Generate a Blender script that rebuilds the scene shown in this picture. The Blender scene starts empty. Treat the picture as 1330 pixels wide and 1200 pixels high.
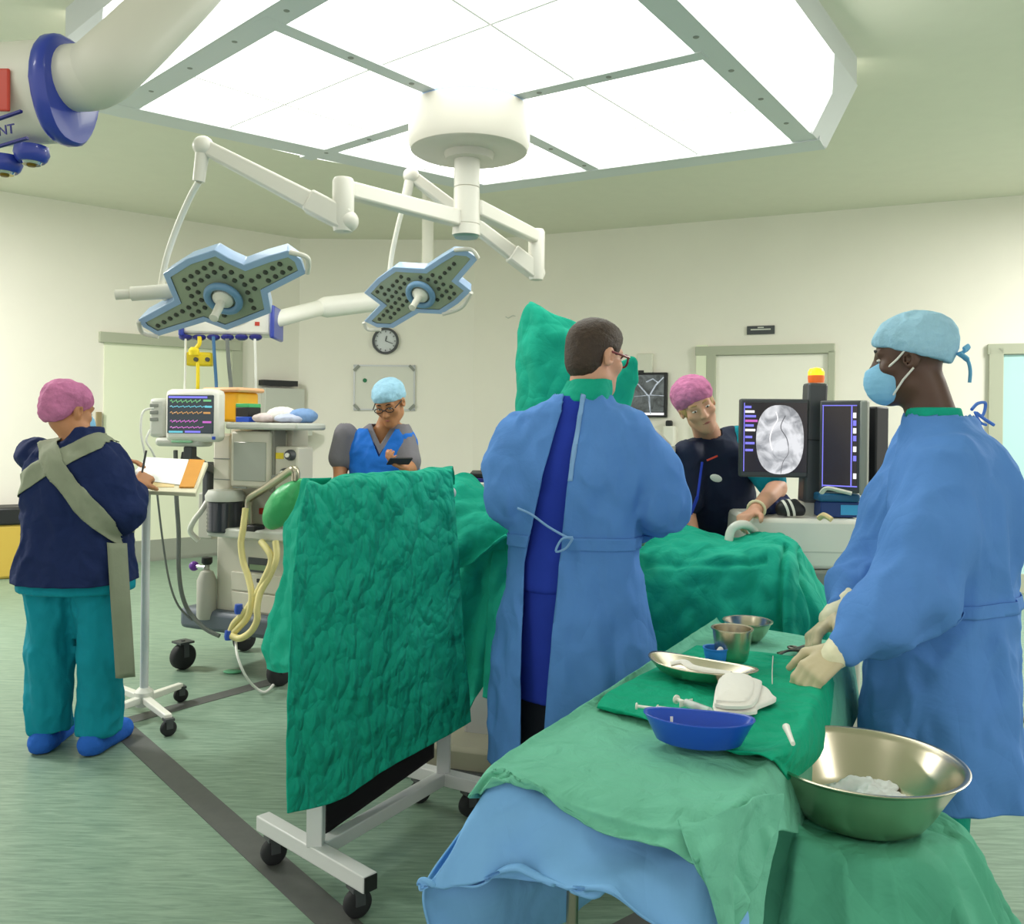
import bpy, bmesh, math, random
import numpy as np
from mathutils import Vector, Matrix, noise as mnoise
random.seed(7)
SC = bpy.context.scene
COL = SC.collection
PI = math.pi

# ------------------------------------------------------------------ camera model (level camera, 0.7 degree roll)
F, CX, CY, CAMZ, TH = 1171.0, 665.0, 552.0, 1.45, 0.0122
CT, ST = math.cos(TH), math.sin(TH)

def ray(px, py):
    u = (px - CX) / F; v = (CY - py) / F
    return Vector((u * CT - v * ST, 1.0, u * ST + v * CT))

def P(px, py, d):                 # point seen at a pixel, d metres deep
    r = ray(px, py) * d
    return Vector((r.x, r.y, r.z + CAMZ))

def PZ(px, py, z):                # point seen at a pixel on the level z
    r = ray(px, py)
    return P(px, py, (z - CAMZ) / r.z)

cam = bpy.data.cameras.new('camera')
cam_o = bpy.data.objects.new('camera', cam); COL.objects.link(cam_o)
cam.sensor_width = 36.0; cam.lens = F / 1330.0 * 36.0
cam.shift_y = -(600.0 - CY) / 1330.0
cam.clip_start = 0.05; cam.clip_end = 60
cam_o.matrix_world = Matrix(((CT, -ST, 0, 0), (0, 0, -1, 0), (ST, CT, 0, CAMZ), (0, 0, 0, 1)))
SC.camera = cam_o

# ------------------------------------------------------------------ materials
def lin(h):
    h = h.lstrip('#'); c = [int(h[i:i + 2], 16) / 255 for i in (0, 2, 4)]
    return tuple((x / 12.92 if x <= .04045 else ((x + .055) / 1.055) ** 2.4) for x in c)

MATS = {}
def mat(name, col, rough=.5, metal=0., var=0., vscale=6., bump=0., bscale=20., bdist=.01, detail=4., stretch=None, emit=None, estr=1.,
        alpha=1., trans=0., spec=.5, sheen=0., distort=0., clear=0.):
    m = bpy.data.materials.new(name); m.use_nodes = True
    nt = m.node_tree; b = nt.nodes['Principled BSDF']
    c = lin(col) if isinstance(col, str) else col
    b.inputs['Base Color'].default_value = (*c, 1)
    b.inputs['Roughness'].default_value = rough
    b.inputs['Metallic'].default_value = metal
    b.inputs['Specular IOR Level'].default_value = spec
    if sheen: b.inputs['Sheen Weight'].default_value = sheen
    if clear: b.inputs['Coat Weight'].default_value = clear
    if alpha < 1: b.inputs['Alpha'].default_value = alpha
    if trans: b.inputs['Transmission Weight'].default_value = trans
    if emit:
        b.inputs['Emission Color'].default_value = (*lin(emit), 1); b.inputs['Emission Strength'].default_value = estr
    if var or bump:
        tc = nt.nodes.new('ShaderNodeTexCoord'); mp = nt.nodes.new('ShaderNodeMapping')
        nt.links.new(tc.outputs['Object'], mp.inputs['Vector'])
        if stretch: mp.inputs['Scale'].default_value = stretch
        if var:
            n = nt.nodes.new('ShaderNodeTexNoise'); n.inputs['Scale'].default_value = vscale; n.inputs['Detail'].default_value = 6
            n.inputs['Roughness'].default_value = .62
            nt.links.new(mp.outputs[0], n.inputs['Vector'])
            r = nt.nodes.new('ShaderNodeValToRGB')
            r.color_ramp.elements[0].position = .3; r.color_ramp.elements[1].position = .7
            r.color_ramp.elements[0].color = (*[x * (1 - var) for x in c], 1)
            r.color_ramp.elements[1].color = (*[min(1, x * (1 + var)) for x in c], 1)
            nt.links.new(n.outputs['Fac'], r.inputs['Fac']); nt.links.new(r.outputs['Color'], b.inputs['Base Color'])
        if bump:
            n2 = nt.nodes.new('ShaderNodeTexNoise'); n2.inputs['Scale'].default_value = bscale; n2.inputs['Detail'].default_value = detail
            n2.inputs['Distortion'].default_value = distort
            nt.links.new(mp.outputs[0], n2.inputs['Vector'])
            bp = nt.nodes.new('ShaderNodeBump'); bp.inputs['Strength'].default_value = bump; bp.inputs['Distance'].default_value = bdist
            nt.links.new(n2.outputs['Fac'], bp.inputs['Height']); nt.links.new(bp.outputs['Normal'], b.inputs['Normal'])
    MATS[name] = m
    return m

def crumple(m, scale=8., strength=.6, dist=.02, stretch=(1, 1, 1), rnd=1., warp=.35):
    """adds crisp crumple facets (cell ridges) on top of a fabric's own bump"""
    nt = m.node_tree; b = nt.nodes['Principled BSDF']; L = nt.links.new
    tc = nt.nodes.new('ShaderNodeTexCoord'); mp = nt.nodes.new('ShaderNodeMapping'); mp.inputs['Scale'].default_value = stretch
    n = nt.nodes.new('ShaderNodeTexNoise'); n.inputs['Scale'].default_value = scale * .6; n.inputs['Detail'].default_value = 2
    mx = nt.nodes.new('ShaderNodeVectorMath'); mx.operation = 'MULTIPLY_ADD'; mx.inputs[1].default_value = (warp / scale * 3,) * 3
    v = nt.nodes.new('ShaderNodeTexVoronoi'); v.inputs['Scale'].default_value = scale; v.inputs['Randomness'].default_value = rnd
    v2 = nt.nodes.new('ShaderNodeTexVoronoi'); v2.inputs['Scale'].default_value = scale * 2.3
    ad = nt.nodes.new('ShaderNodeMath'); ad.operation = 'MULTIPLY_ADD'; ad.inputs[1].default_value = .35
    L(tc.outputs['Object'], mp.inputs['Vector']); L(mp.outputs[0], n.inputs['Vector']); L(n.outputs['Color'], mx.inputs[0]); L(mp.outputs[0], mx.inputs[2])
    L(mx.outputs[0], v.inputs['Vector']); L(mx.outputs[0], v2.inputs['Vector']); L(v2.outputs['Distance'], ad.inputs[0]); L(v.outputs['Distance'], ad.inputs[2])
    bp = nt.nodes.new('ShaderNodeBump'); bp.inputs['Strength'].default_value = strength; bp.inputs['Distance'].default_value = dist; bp.invert = True
    L(ad.outputs[0], bp.inputs['Height'])
    old = b.inputs['Normal'].links
    if old: L(old[0].from_socket, bp.inputs['Normal'])
    L(bp.outputs['Normal'], b.inputs['Normal']); return m

def fabric(name, col, bump=.5, bscale=9., bdist=.02, var=.08, rough=.85, **k):
    return mat(name, col, rough=rough, var=var, vscale=k.pop('vscale', 5.), bump=bump, bscale=bscale, bdist=bdist, spec=.2, **k)

M_wall = mat('cream_wall_paint', '#f1ece0', .7, var=.02, vscale=1.2)
M_ceil = mat('ceiling_paint', '#e2e0cf', .75, var=.015)
M_skirt = mat('grey_vinyl_skirting', '#9b9f92', .55)
M_frame = mat('door_frame_grey_green', '#b3b6a1', .5)
M_doorg = mat('pale_green_door', '#eef1d6', .5)
M_doorw = mat('white_door_leaf', '#faf6ea', .5)
M_frost = mat('frosted_glass', '#b2d8d6', .4, emit='#bfe0de', estr=.08)
M_white = mat('white_enamel', '#eceadf', .35, clear=.2)
M_cream = mat('cream_plastic', '#dedccd', .45)
M_pale = mat('pale_grey_plastic', '#cfd0c6', .5)
M_grey = mat('mid_grey_plastic', '#8d9088', .5)
M_dgrey = mat('dark_grey_plastic', '#45484a', .45)
M_black = mat('black_plastic', '#17181a', .5)
M_rubber = mat('black_rubber', '#232426', .75)
M_alu = mat('brushed_aluminium', '#c2c4c4', .38, .7)
M_frameal = mat('grey_metal_frame', '#d6d9d9', .5)
M_arm = mat('lamp_arm_enamel', '#d8d5c9', .4)
M_steel = mat('stainless_steel', '#cfc6b0', .27, 1., bump=.03, bscale=60, bdist=.002)
M_chrome = mat('chrome', '#dddddd', .12, 1.)
M_brownst = mat('brown_strip', '#96855f', .5)
M_tape = mat('dark_floor_stripe', '#585a57', .55, var=.1, vscale=14)
M_lampblue = mat('light_blue_lamp_rim', '#9db9dc', .3, clear=.4)
M_lampface = mat('olive_lamp_face', '#9aa58c', .35, clear=.5)
M_led = mat('lamp_lens_dark', '#3d4038', .3)
M_royal = mat('royal_blue_plastic', '#2b3fa4', .35, clear=.3)
M_dkblue = mat('dark_blue_plastic', '#24267e', .4)
M_bluep = mat('blue_plastic', '#1d4fc0', .32, clear=.3)
M_red = mat('red_plastic', '#c8402c', .4)
M_yellow = mat('yellow_plastic', '#f0d51e', .45)
M_amber = mat('amber_plastic', '#f7b51a', .4)
M_peach = mat('peach_lid', '#f0b98a', .45)
M_skin_l = mat('skin_light', '#d9a184', .5, var=.05, vscale=20)
M_skin_m = mat('skin_tan', '#b97f56', .5, var=.05, vscale=20)
M_skin_d = mat('skin_dark', '#55392a', .45, var=.07, vscale=20)
M_hair = mat('dark_brown_hair', '#3d2c20', .6, bump=.6, bscale=160, bdist=.004, var=.25, vscale=60)
M_hairb = mat('blonde_hair', '#b7935c', .6, bump=.5, bscale=120, bdist=.004)
M_hairk = mat('black_hair', '#1d1815', .6, bump=.5, bscale=120, bdist=.004)
M_eye = mat('eye_white', '#e8e2da', .3)
M_iris = mat('dark_iris', '#22150f', .3)
M_lip = mat('lip', '#b4685c', .5)
M_gown = fabric('blue_gown_cloth', '#5b8dd2', bump=.35, bscale=7, bdist=.025, var=.04, distort=.6)
M_gownp = fabric('light_gown_tie_highlight', '#86aede', bump=.2, var=.02)
M_scrubb = fabric('royal_blue_lead_apron', '#2a41b0', bump=.3, bscale=6, var=.06)
M_navy = fabric('navy_cloth', '#1c2a54', bump=.5, bscale=9, bdist=.025, var=.1)
M_navyd = fabric('dark_navy_lead_vest', '#1d2640', bump=.3, bscale=7, bdist=.02, var=.1, rough=.6)
M_teal = fabric('teal_scrub_cloth', '#0f8a9c', bump=.5, bscale=8, bdist=.025, var=.07)
M_vest = fabric('bright_blue_lead_vest', '#1f6fd0', bump=.35, bscale=7, bdist=.025, var=.06, rough=.6)
M_gscrub = fabric('grey_scrub_cloth', '#7d7a80', bump=.4, var=.05)
M_dscrub = fabric('dark_trouser_cloth', '#2b2f38', bump=.4)
M_strap = fabric('grey_green_strap', '#8e947f', bump=.2, bscale=20, var=.04)
M_bluecap = fabric('light_blue_cap_gauze', '#a3cfe6', bump=.7, bscale=22, bdist=.02, var=.1, vscale=14)
M_pinkcap = fabric('pink_cap_gauze', '#c477a0', bump=.7, bscale=26, bdist=.02, var=.14, vscale=18)
M_mask = fabric('light_blue_mask', '#8fc8ea', bump=.2, bscale=30, var=.04)
M_glove = mat('cream_latex', '#cdbf9b', .5, bump=.3, bscale=40, bdist=.004, var=.05)
M_glovec = mat('pale_latex_cuff', '#ece6c4', .5, bump=.4, bscale=30, bdist=.006)
M_shoec = fabric('blue_shoe_cover', '#2a63bf', bump=.6, bscale=18)
M_green = fabric('green_surgical_cloth', '#18a88c', bump=.4, bscale=7.5, bdist=.03, var=.07, distort=.8)
M_greenc = fabric('crumpled_green_cloth', '#18a88c', bump=.4, bscale=14, bdist=.03, var=.06, distort=.3, detail=3.)
M_greenl = fabric('light_green_cloth', '#70bb9f', bump=.7, bscale=14, bdist=.02, var=.06, distort=.8)
M_greenm = fabric('mid_green_cloth', '#58ab8c', bump=.6, bscale=7, bdist=.03, var=.07, distort=.7)
M_greend = fabric('bright_green_towel', '#0fa680', bump=.7, bscale=13, bdist=.02, var=.06, distort=.6)
M_sky = fabric('sky_blue_sheet', '#7bb0e2', bump=.4, bscale=6, bdist=.025, var=.04, distort=.5)
crumple(M_gown, 4.2, .55, .05, (1, 1, .55)); crumple(M_green, 6., .6, .05, (1, 1, .7)); crumple(M_greenc, 15., .75, .045, (1, 1, .75)); crumple(M_greenm, 5., .7, .06, (1, 1, .6))
crumple(M_greenl, 9., .35, .03); crumple(M_greend, 12., .4, .03); crumple(M_sky, 4., .5, .05, (1, 1, .6)); crumple(M_navy, 7., .4, .04); crumple(M_teal, 6., .45, .04, (1, 1, .5)); crumple(M_vest, 5., .35, .03)
M_lead = fabric('black_lead_curtain', '#1c1a1d', bump=.3, bscale=6)
M_gauze = fabric('white_gauze', '#f4efe8', bump=.6, bscale=45, bdist=.006, var=.02)
M_paper = mat('white_paper', '#f3f3f0', .7)
M_buff = mat('buff_folder', '#e9cf98', .7)
M_board = mat('orange_clipboard', '#d6963f', .55, var=.06)
M_hose = mat('cream_hose', '#eee09a', .45)
M_bag = mat('green_bag', '#3fb06a', .4, bump=.4, bscale=14, bdist=.02)
M_bellows = mat('dark_bellows', '#30343c', .3, clear=.5)
M_cable = mat('grey_cable', '#6f746f', .6)
M_wcable = mat('white_cable', '#e4e4dc', .5)
M_clockf = mat('clock_face', '#d9dcde', .4)
M_board2 = mat('whiteboard_surface', '#dcdbd0', .3)
M_clear = mat('clear_plastic', '#f2f6f6', .15, alpha=.55)
M_ice = mat('pale_plastic_bag', '#eceef0', .3)
M_lightglass = mat('machine_display_glass', '#a9ada0', .2)
M_screen = mat('dark_screen', '#20262b', .2, emit='#3b4a50', estr=.35)
M_screenk = mat('black_screen', '#1a1718', .2, emit='#2a2422', estr=.6)
M_panel = mat('lit_diffuser_panel', '#ffffff', .6, emit='#fdfdf8', estr=2.4)
M_seam = mat('panel_seam', '#d8d8d2', .6, emit='#fdfdf8', estr=.2)

def emis(name, col, s=1.):
    return mat(name, '#101010', .4, emit=col, estr=s)
M_txb = emis('screen_blue', '#7f7df0', .9); M_txc = emis('screen_cyan', '#69c8d8', .8); M_txg = emis('screen_green', '#7fd08a', .7)
M_txo = emis('screen_orange', '#d8a05a', .7); M_txp = emis('screen_magenta', '#cc66c8', .8); M_txw = emis('screen_white', '#ffffff', .9)

def xray_mat(name, lo, hi, scale, strength=1., distort=1.5):
    m = bpy.data.materials.new(name); m.use_nodes = True; nt = m.node_tree; b = nt.nodes['Principled BSDF']
    b.inputs['Base Color'].default_value = (.02, .02, .02, 1); b.inputs['Roughness'].default_value = .25
    tc = nt.nodes.new('ShaderNodeTexCoord'); n = nt.nodes.new('ShaderNodeTexNoise')
    n.inputs['Scale'].default_value = scale; n.inputs['Detail'].default_value = 5; n.inputs['Distortion'].default_value = distort
    r = nt.nodes.new('ShaderNodeValToRGB'); r.color_ramp.elements[0].position = .33; r.color_ramp.elements[1].position = .62
    r.color_ramp.elements[0].color = (*lin(lo), 1); r.color_ramp.elements[1].color = (*lin(hi), 1)
    nt.links.new(tc.outputs['Object'], n.inputs['Vector']); nt.links.new(n.outputs['Fac'], r.inputs['Fac'])
    nt.links.new(r.outputs['Color'], b.inputs['Emission Color']); b.inputs['Emission Strength'].default_value = strength
    return m
M_fluoro = xray_mat('fluoroscopy_image', '#8d8f93', '#e2e3e6', 11, .8)
M_film = xray_mat('xray_film', '#2c3230', '#5c6462', 9, .7)
M_bone = xray_mat('xray_bone', '#7f8a90', '#c0cad0', 12, .7)

def floor_mat():
    m = bpy.data.materials.new('pale_green_vinyl'); m.use_nodes = True; nt = m.node_tree; b = nt.nodes['Principled BSDF']
    tc = nt.nodes.new('ShaderNodeTexCoord'); mp = nt.nodes.new('ShaderNodeMapping')
    mp.inputs['Rotation'].default_value = (0, 0, .86); mp.inputs['Scale'].default_value = (7, 60, 1)
    n = nt.nodes.new('ShaderNodeTexNoise'); n.inputs['Scale'].default_value = 1.; n.inputs['Detail'].default_value = 5; n.inputs['Distortion'].default_value = .5
    n.inputs['Roughness'].default_value = .6
    r = nt.nodes.new('ShaderNodeValToRGB')
    r.color_ramp.elements[0].position = .3; r.color_ramp.elements[1].position = .72
    r.color_ramp.elements[0].color = (*lin('#6c8774'), 1); r.color_ramp.elements[1].color = (*lin('#94ac97'), 1)
    L = nt.links.new
    L(tc.outputs['Object'], mp.inputs['Vector']); L(mp.outputs[0], n.inputs['Vector']); L(n.outputs['Fac'], r.inputs['Fac'])
    L(r.outputs['Color'], b.inputs['Base Color']); b.inputs['Roughness'].default_value = .38; b.inputs['Specular IOR Level'].default_value = .4
    return m
M_floor = floor_mat()

# ------------------------------------------------------------------ objects, tags
WM = {}     # world matrix of each thing root / part
def empty(name, loc, yaw=0., label=None, cat=None, group=None):
    o = bpy.data.objects.new(name, None); COL.objects.link(o); o.empty_display_size = .1
    o.location = loc; o.rotation_euler = (0, 0, yaw)
    WM[o] = Matrix.Translation(Vector(loc)) @ Matrix.Rotation(yaw, 4, 'Z')
    tag(o, label, cat, group); return o

def tag(o, label=None, cat=None, group=None, kind=None):
    if label: o['label'] = label
    if cat: o['category'] = cat
    if group: o['group'] = group
    if kind: o['kind'] = kind
    return o

def finish(name, me, material, parent=None, smooth=True, angle=40, bevel=0., solid=0., label=None, local=False, origin=None):
    """link a mesh given in world coordinates (local=True: already in the parent's frame)"""
    M = WM[parent] if parent is not None else Matrix.Identity(4)
    if parent is not None and not local: me.transform(M.inverted())
    if parent is None:
        n = len(me.vertices); a = np.empty(n * 3); me.vertices.foreach_get('co', a); a = a.reshape(-1, 3)
        c = origin if origin is not None else Vector(((a[:, 0].min() + a[:, 0].max()) / 2, (a[:, 1].min() + a[:, 1].max()) / 2, a[:, 2].min()))
        me.transform(Matrix.Translation(-Vector(c)))
        M = Matrix.Translation(Vector(c))
    o = bpy.data.objects.new(name, me); COL.objects.link(o)
    if parent is not None: o.parent = parent
    else: o.location = M.to_translation()
    WM[o] = M
    for m in (material if isinstance(material, (list, tuple)) else [material]): me.materials.append(m)
    if smooth:
        me.polygons.foreach_set('use_smooth', [True] * len(me.polygons))
        if angle < 180:
            bm = bmesh.new(); bm.from_mesh(me)
            for e in bm.edges:
                if len(e.link_faces) == 2 and e.calc_face_angle(0) > math.radians(angle): e.smooth = False
            bm.to_mesh(me); bm.free()
    if bevel:
        b = o.modifiers.new('bevel', 'BEVEL'); b.width = bevel; b.segments = 2; b.limit_method = 'ANGLE'; b.angle_limit = .6
    if solid:
        s = o.modifiers.new('solid', 'SOLIDIFY'); s.thickness = solid; s.offset = -1
    if label: o['label'] = label
    return o

class MB:
    """collects shapes; build() links them as ONE mesh object"""
    def __init__(s): s.v = []; s.f = []; s.mi = []; s.cur = 0
    def add(s, v, f):
        k = len(s.v); s.v += [tuple(x) for x in v]; s.f += [tuple(k + i for i in q) for q in f]; s.mi += [s.cur] * len(f); return s
    def box(s, c, size, R=None, taper=1.):
        c = Vector(c); hx, hy, hz = [x / 2 for x in size]; vs = []
        for z, t in ((-hz, 1.), (hz, taper)):
            for x, y in ((-hx, -hy), (hx, -hy), (hx, hy), (-hx, hy)):
                p = Vector((x * t, y * t, z)); vs.append(c + (R @ p if R is not None else p))
        return s.add(vs, [(3, 2, 1, 0), (4, 5, 6, 7), (0, 1, 5, 4), (1, 2, 6, 5), (2, 3, 7, 6), (3, 0, 4, 7)])
    def bar(s, a, b, w, h, up=(0, 0, 1), w2=None, h2=None):          # rectangular bar between two points
        a = Vector(a); b = Vector(b); t = (b - a).normalized(); u = Vector(up); sd = t.cross(u)
        if sd.length < 1e-4: sd = t.cross(Vector((0, 1, 0)))
        sd.normalize(); u = sd.cross(t); vs = []
        for p, ww, hh in ((a, w, h), (b, w2 or w, h2 or h)):
            for x, y in ((-1, -1), (1, -1), (1, 1), (-1, 1)): vs.append(p + sd * x * ww / 2 + u * y * hh / 2)
        return s.add(vs, [(0, 1, 2, 3), (7, 6, 5, 4), (0, 4, 5, 1), (1, 5, 6, 2), (2, 6, 7, 3), (3, 7, 4, 0)])
    def tube(s, pts, r, n=12, caps=True, flat=1., closed=False):
        pts = [Vector(p) for p in pts]; m = len(pts); rr = r if isinstance(r, (list, tuple)) else [r] * m
        vs = []; nx = None
        for i, p in enumerate(pts):
            t = (pts[(i + 1) % m] - pts[i - 1]) if closed else (pts[min(i + 1, m - 1)] - pts[max(i - 1, 0)])
            t.normalize()
            if nx is None:
                nx = t.cross(Vector((0, 0, 1)))
                if nx.length < .05: nx = t.cross(Vector((0, 1, 0)))
            nx = (nx - t * nx.dot(t)).normalized(); ny = t.cross(nx)
            for k in range(n):
                a = 2 * PI * k / n; vs.append(p + nx * math.cos(a) * rr[i] + ny * math.sin(a) * rr[i] * flat)
        fs = []
        for i in range(m if closed else m - 1):
            j = (i + 1) % m
            for k in range(n): fs.append((i * n + k, i * n + (k + 1) % n, j * n + (k + 1) % n, j * n + k))
        if caps and not closed: fs += [tuple(range(n - 1, -1, -1)), tuple((m - 1) * n + k for k in range(n))]
        return s.add(vs, fs)
    def cyl(s, a, b, r, r2=None, n=24): return s.tube([a, b], [r, r2 if r2 is not None else r], n)
    def lathe(s, prof, c=(0, 0, 0), n=40, R=None, sx=1., sy=1., bend=0., caps=True):
        c = Vector(c); vs = []
        for r, z in prof:
            for k in range(n):
                a = 2 * PI * k / n; x = r * math.cos(a) * sx; y = r * math.sin(a) * sy
                y += bend * x * x
                p = Vector((x, y, z)); vs.append(c + (R @ p if R is not None else p))
        fs = []
        for i in range(len(prof) - 1):
            for k in range(n): fs.append((i * n + k, i * n + (k + 1) % n, (i + 1) * n + (k + 1) % n, (i + 1) * n + k))
        if caps and prof[0][0] > 1e-5: fs.append(tuple(range(n - 1, -1, -1)))
        if caps and prof[-1][0] > 1e-5: fs.append(tuple((len(prof) - 1) * n + k for k in range(n)))
        return s.add(vs, fs)
    def ball(s, c, r, R=None, n=20, m=12):
        r = (r, r, r) if not isinstance(r, (tuple, list)) else r; c = Vector(c); vs = []; fs = []
        for i in range(m + 1):
            t = PI * i / m
            for k in range(n):
                a = 2 * PI * k / n; p = Vector((r[0] * math.sin(t) * math.cos(a), r[1] * math.sin(t) * math.sin(a), -r[2] * math.cos(t)))
                vs.append(c + (R @ p if R is not None else p))
        for i in range(m):
            for k in range(n): fs.append((i * n + k, i * n + (k + 1) % n, (i + 1) * n + (k + 1) % n, (i + 1) * n + k))
        return s.add(vs, fs)
    def prism(s, outline, off):                # planar outline (3D points) extruded by vector off
        off = Vector(off); o = [Vector(p) for p in outline]; n = len(o); nr = Vector((0, 0, 0))
        for i in range(n): nr += o[i].cross(o[(i + 1) % n])
        if nr.dot(off) > 0: o.reverse()
        vs = o + [p + off for p in o]
        fs = [tuple(range(n)), tuple(range(2 * n - 1, n - 1, -1))] + [(i, i + n, (i + 1) % n + n, (i + 1) % n) for i in range(n)]
        return s.add(vs, fs)
    def grid(s, G):                            # G[i][j] of points
        a = len(G); b = len(G[0]); vs = [p for row in G for p in row]
        return s.add(vs, [(i * b + j, i * b + j + 1, (i + 1) * b + j + 1, (i + 1) * b + j) for i in range(a - 1) for j in range(b - 1)])
    def mesh(s, name='m'):
        me = bpy.data.meshes.new(name); me.from_pydata(s.v, [], s.f)
        if any(s.mi): me.polygons.foreach_set('material_index', s.mi)
        bm = bmesh.new(); bm.from_mesh(me); bmesh.ops.remove_doubles(bm, verts=bm.verts, dist=1e-5)
        bmesh.ops.recalc_face_normals(bm, faces=bm.faces); bm.to_mesh(me); bm.free(); return me
    def build(s, name, material, parent=None, **k): return finish(name, s.mesh(name), material, parent, **k)

def spline(pts, n):                            # Catmull-Rom through points
    pts = [Vector(p) for p in pts]; m = len(pts); out = []
    for i in range(n):
        t = i / (n - 1) * (m - 1); k = min(int(t), m - 2); f = t - k
        p0 = pts[max(k - 1, 0)]; p1 = pts[k]; p2 = pts[k + 1]; p3 = pts[min(k + 2, m - 1)]
        out.append(.5 * ((2 * p1) + (p2 - p0) * f + (2 * p0 - 5 * p1 + 4 * p2 - p3) * f * f + (3 * p1 - p0 - 3 * p2 + p3) * f ** 3))
    return out

def cloth(name, ctrl, material, nu=90, nv=90, amp=.008, scale=6., stretch=(1, 1, 1), folds=None, parent=None, solid=.004, seed=0., label=None, ridge=True, edge=.3):
    """sheet through a grid of control points, with fold noise along its normals"""
    rows = [spline(r, nu) for r in ctrl]
    cols = [spline([rows[i][j] for i in range(len(rows))], nv) for j in range(nu)]
    G = np.array([[tuple(cols[j][i]) for j in range(nu)] for i in range(nv)])
    du = np.gradient(G, axis=1); dv = np.gradient(G, axis=0); N = np.cross(du, dv)
    N /= np.linalg.norm(N, axis=2, keepdims=True) + 1e-9
    out = []
    for i in range(nv):
        row = []
        for j in range(nu):
            p = Vector(G[i, j]); q = Vector((p.x * scale * stretch[0] + seed, p.y * scale * stretch[1], p.z * scale * stretch[2]))
            h = mnoise.noise(q) + .5 * mnoise.noise(q * 2.1)
            if ridge: h = .5 - abs(h) * 1.4 + .4 * mnoise.noise(q * 3.3 + Vector((3, 1, 7)))
            u = j / (nu - 1); v = i / (nv - 1)
            e = min(1, min(u, 1 - u, v, 1 - v) / .06) * (1 - edge) + edge
            dsp = h * (amp(u, v) if callable(amp) else amp) * e + (folds(u, v) if folds else 0)
            row.append(p + Vector(N[i, j]) * dsp)
        out.append(row)
    return MB().grid(out).build(name, material, parent, angle=180, solid=solid, label=label)

def text(s, size, M, name, material, parent, extrude=.001, align='CENTER'):
    cu = bpy.data.curves.new('t', 'FONT'); cu.body = s; cu.size = size; cu.extrude = extrude; cu.align_x = align; cu.align_y = 'CENTER'
    o = bpy.data.objects.new('t', cu); COL.objects.link(o)
    me = bpy.data.meshes.new_from_object(o.evaluated_get(bpy.context.evaluated_depsgraph_get()))
    bpy.data.objects.remove(o); me.transform(M); me.materials.clear()
    return finish(name, me, material, parent, smooth=False)

class Frame:
    """a vertical plane: origin, x direction, normal towards the viewer; pixel rectangles are read on it"""
    def __init__(s, o, xd):
        s.o = Vector(o); s.x = Vector((xd[0], xd[1], 0)).normalized(); s.z = Vector((0, 0, 1)); s.n = s.x.cross(s.z).normalized()
        if s.n.y > 0: s.n = -s.n
    def px(s, px, py, out=0.):
        r = ray(px, py); c = Vector((0, 0, CAMZ)); o = s.o + s.n * out
        return c + r * ((o - c).dot(s.n) / r.dot(s.n))
    def rect(s, x0, y0, x1, y1, out=0.):
        ym = (y0 + y1) / 2; xm = (x0 + x1) / 2
        a = (s.px(x0, ym, out) - s.o).dot(s.x); b = (s.px(x1, ym, out) - s.o).dot(s.x)
        z1 = s.px(xm, y0, out).z; z0 = s.px(xm, y1, out).z
        return a, b, z0, z1
    def at(s, a, z, out=0.): return s.o + s.x * a + s.n * out + Vector((0, 0, z - s.o.z))
    def R(s): return Matrix((s.x, -s.n, s.z)).transposed()
    def box(s, mb, x0, y0, x1, y1, out, depth, z0=None, z1=None):       # front face at 'out', extruded back by depth
        a, b, q0, q1 = s.rect(x0, y0, x1, y1, out)
        if z0 is not None: q0 = z0
        if z1 is not None: q1 = z1
        mb.box(s.at((a + b) / 2, (q0 + q1) / 2, out - depth / 2), (abs(b - a), depth, q1 - q0), s.R()); return mb
    def text_matrix(s, px, py, out): 
        p = s.px(px, py, out); R = Matrix((s.x, s.z, s.n)).transposed().to_4x4(); return Matrix.Translation(p) @ R
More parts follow.
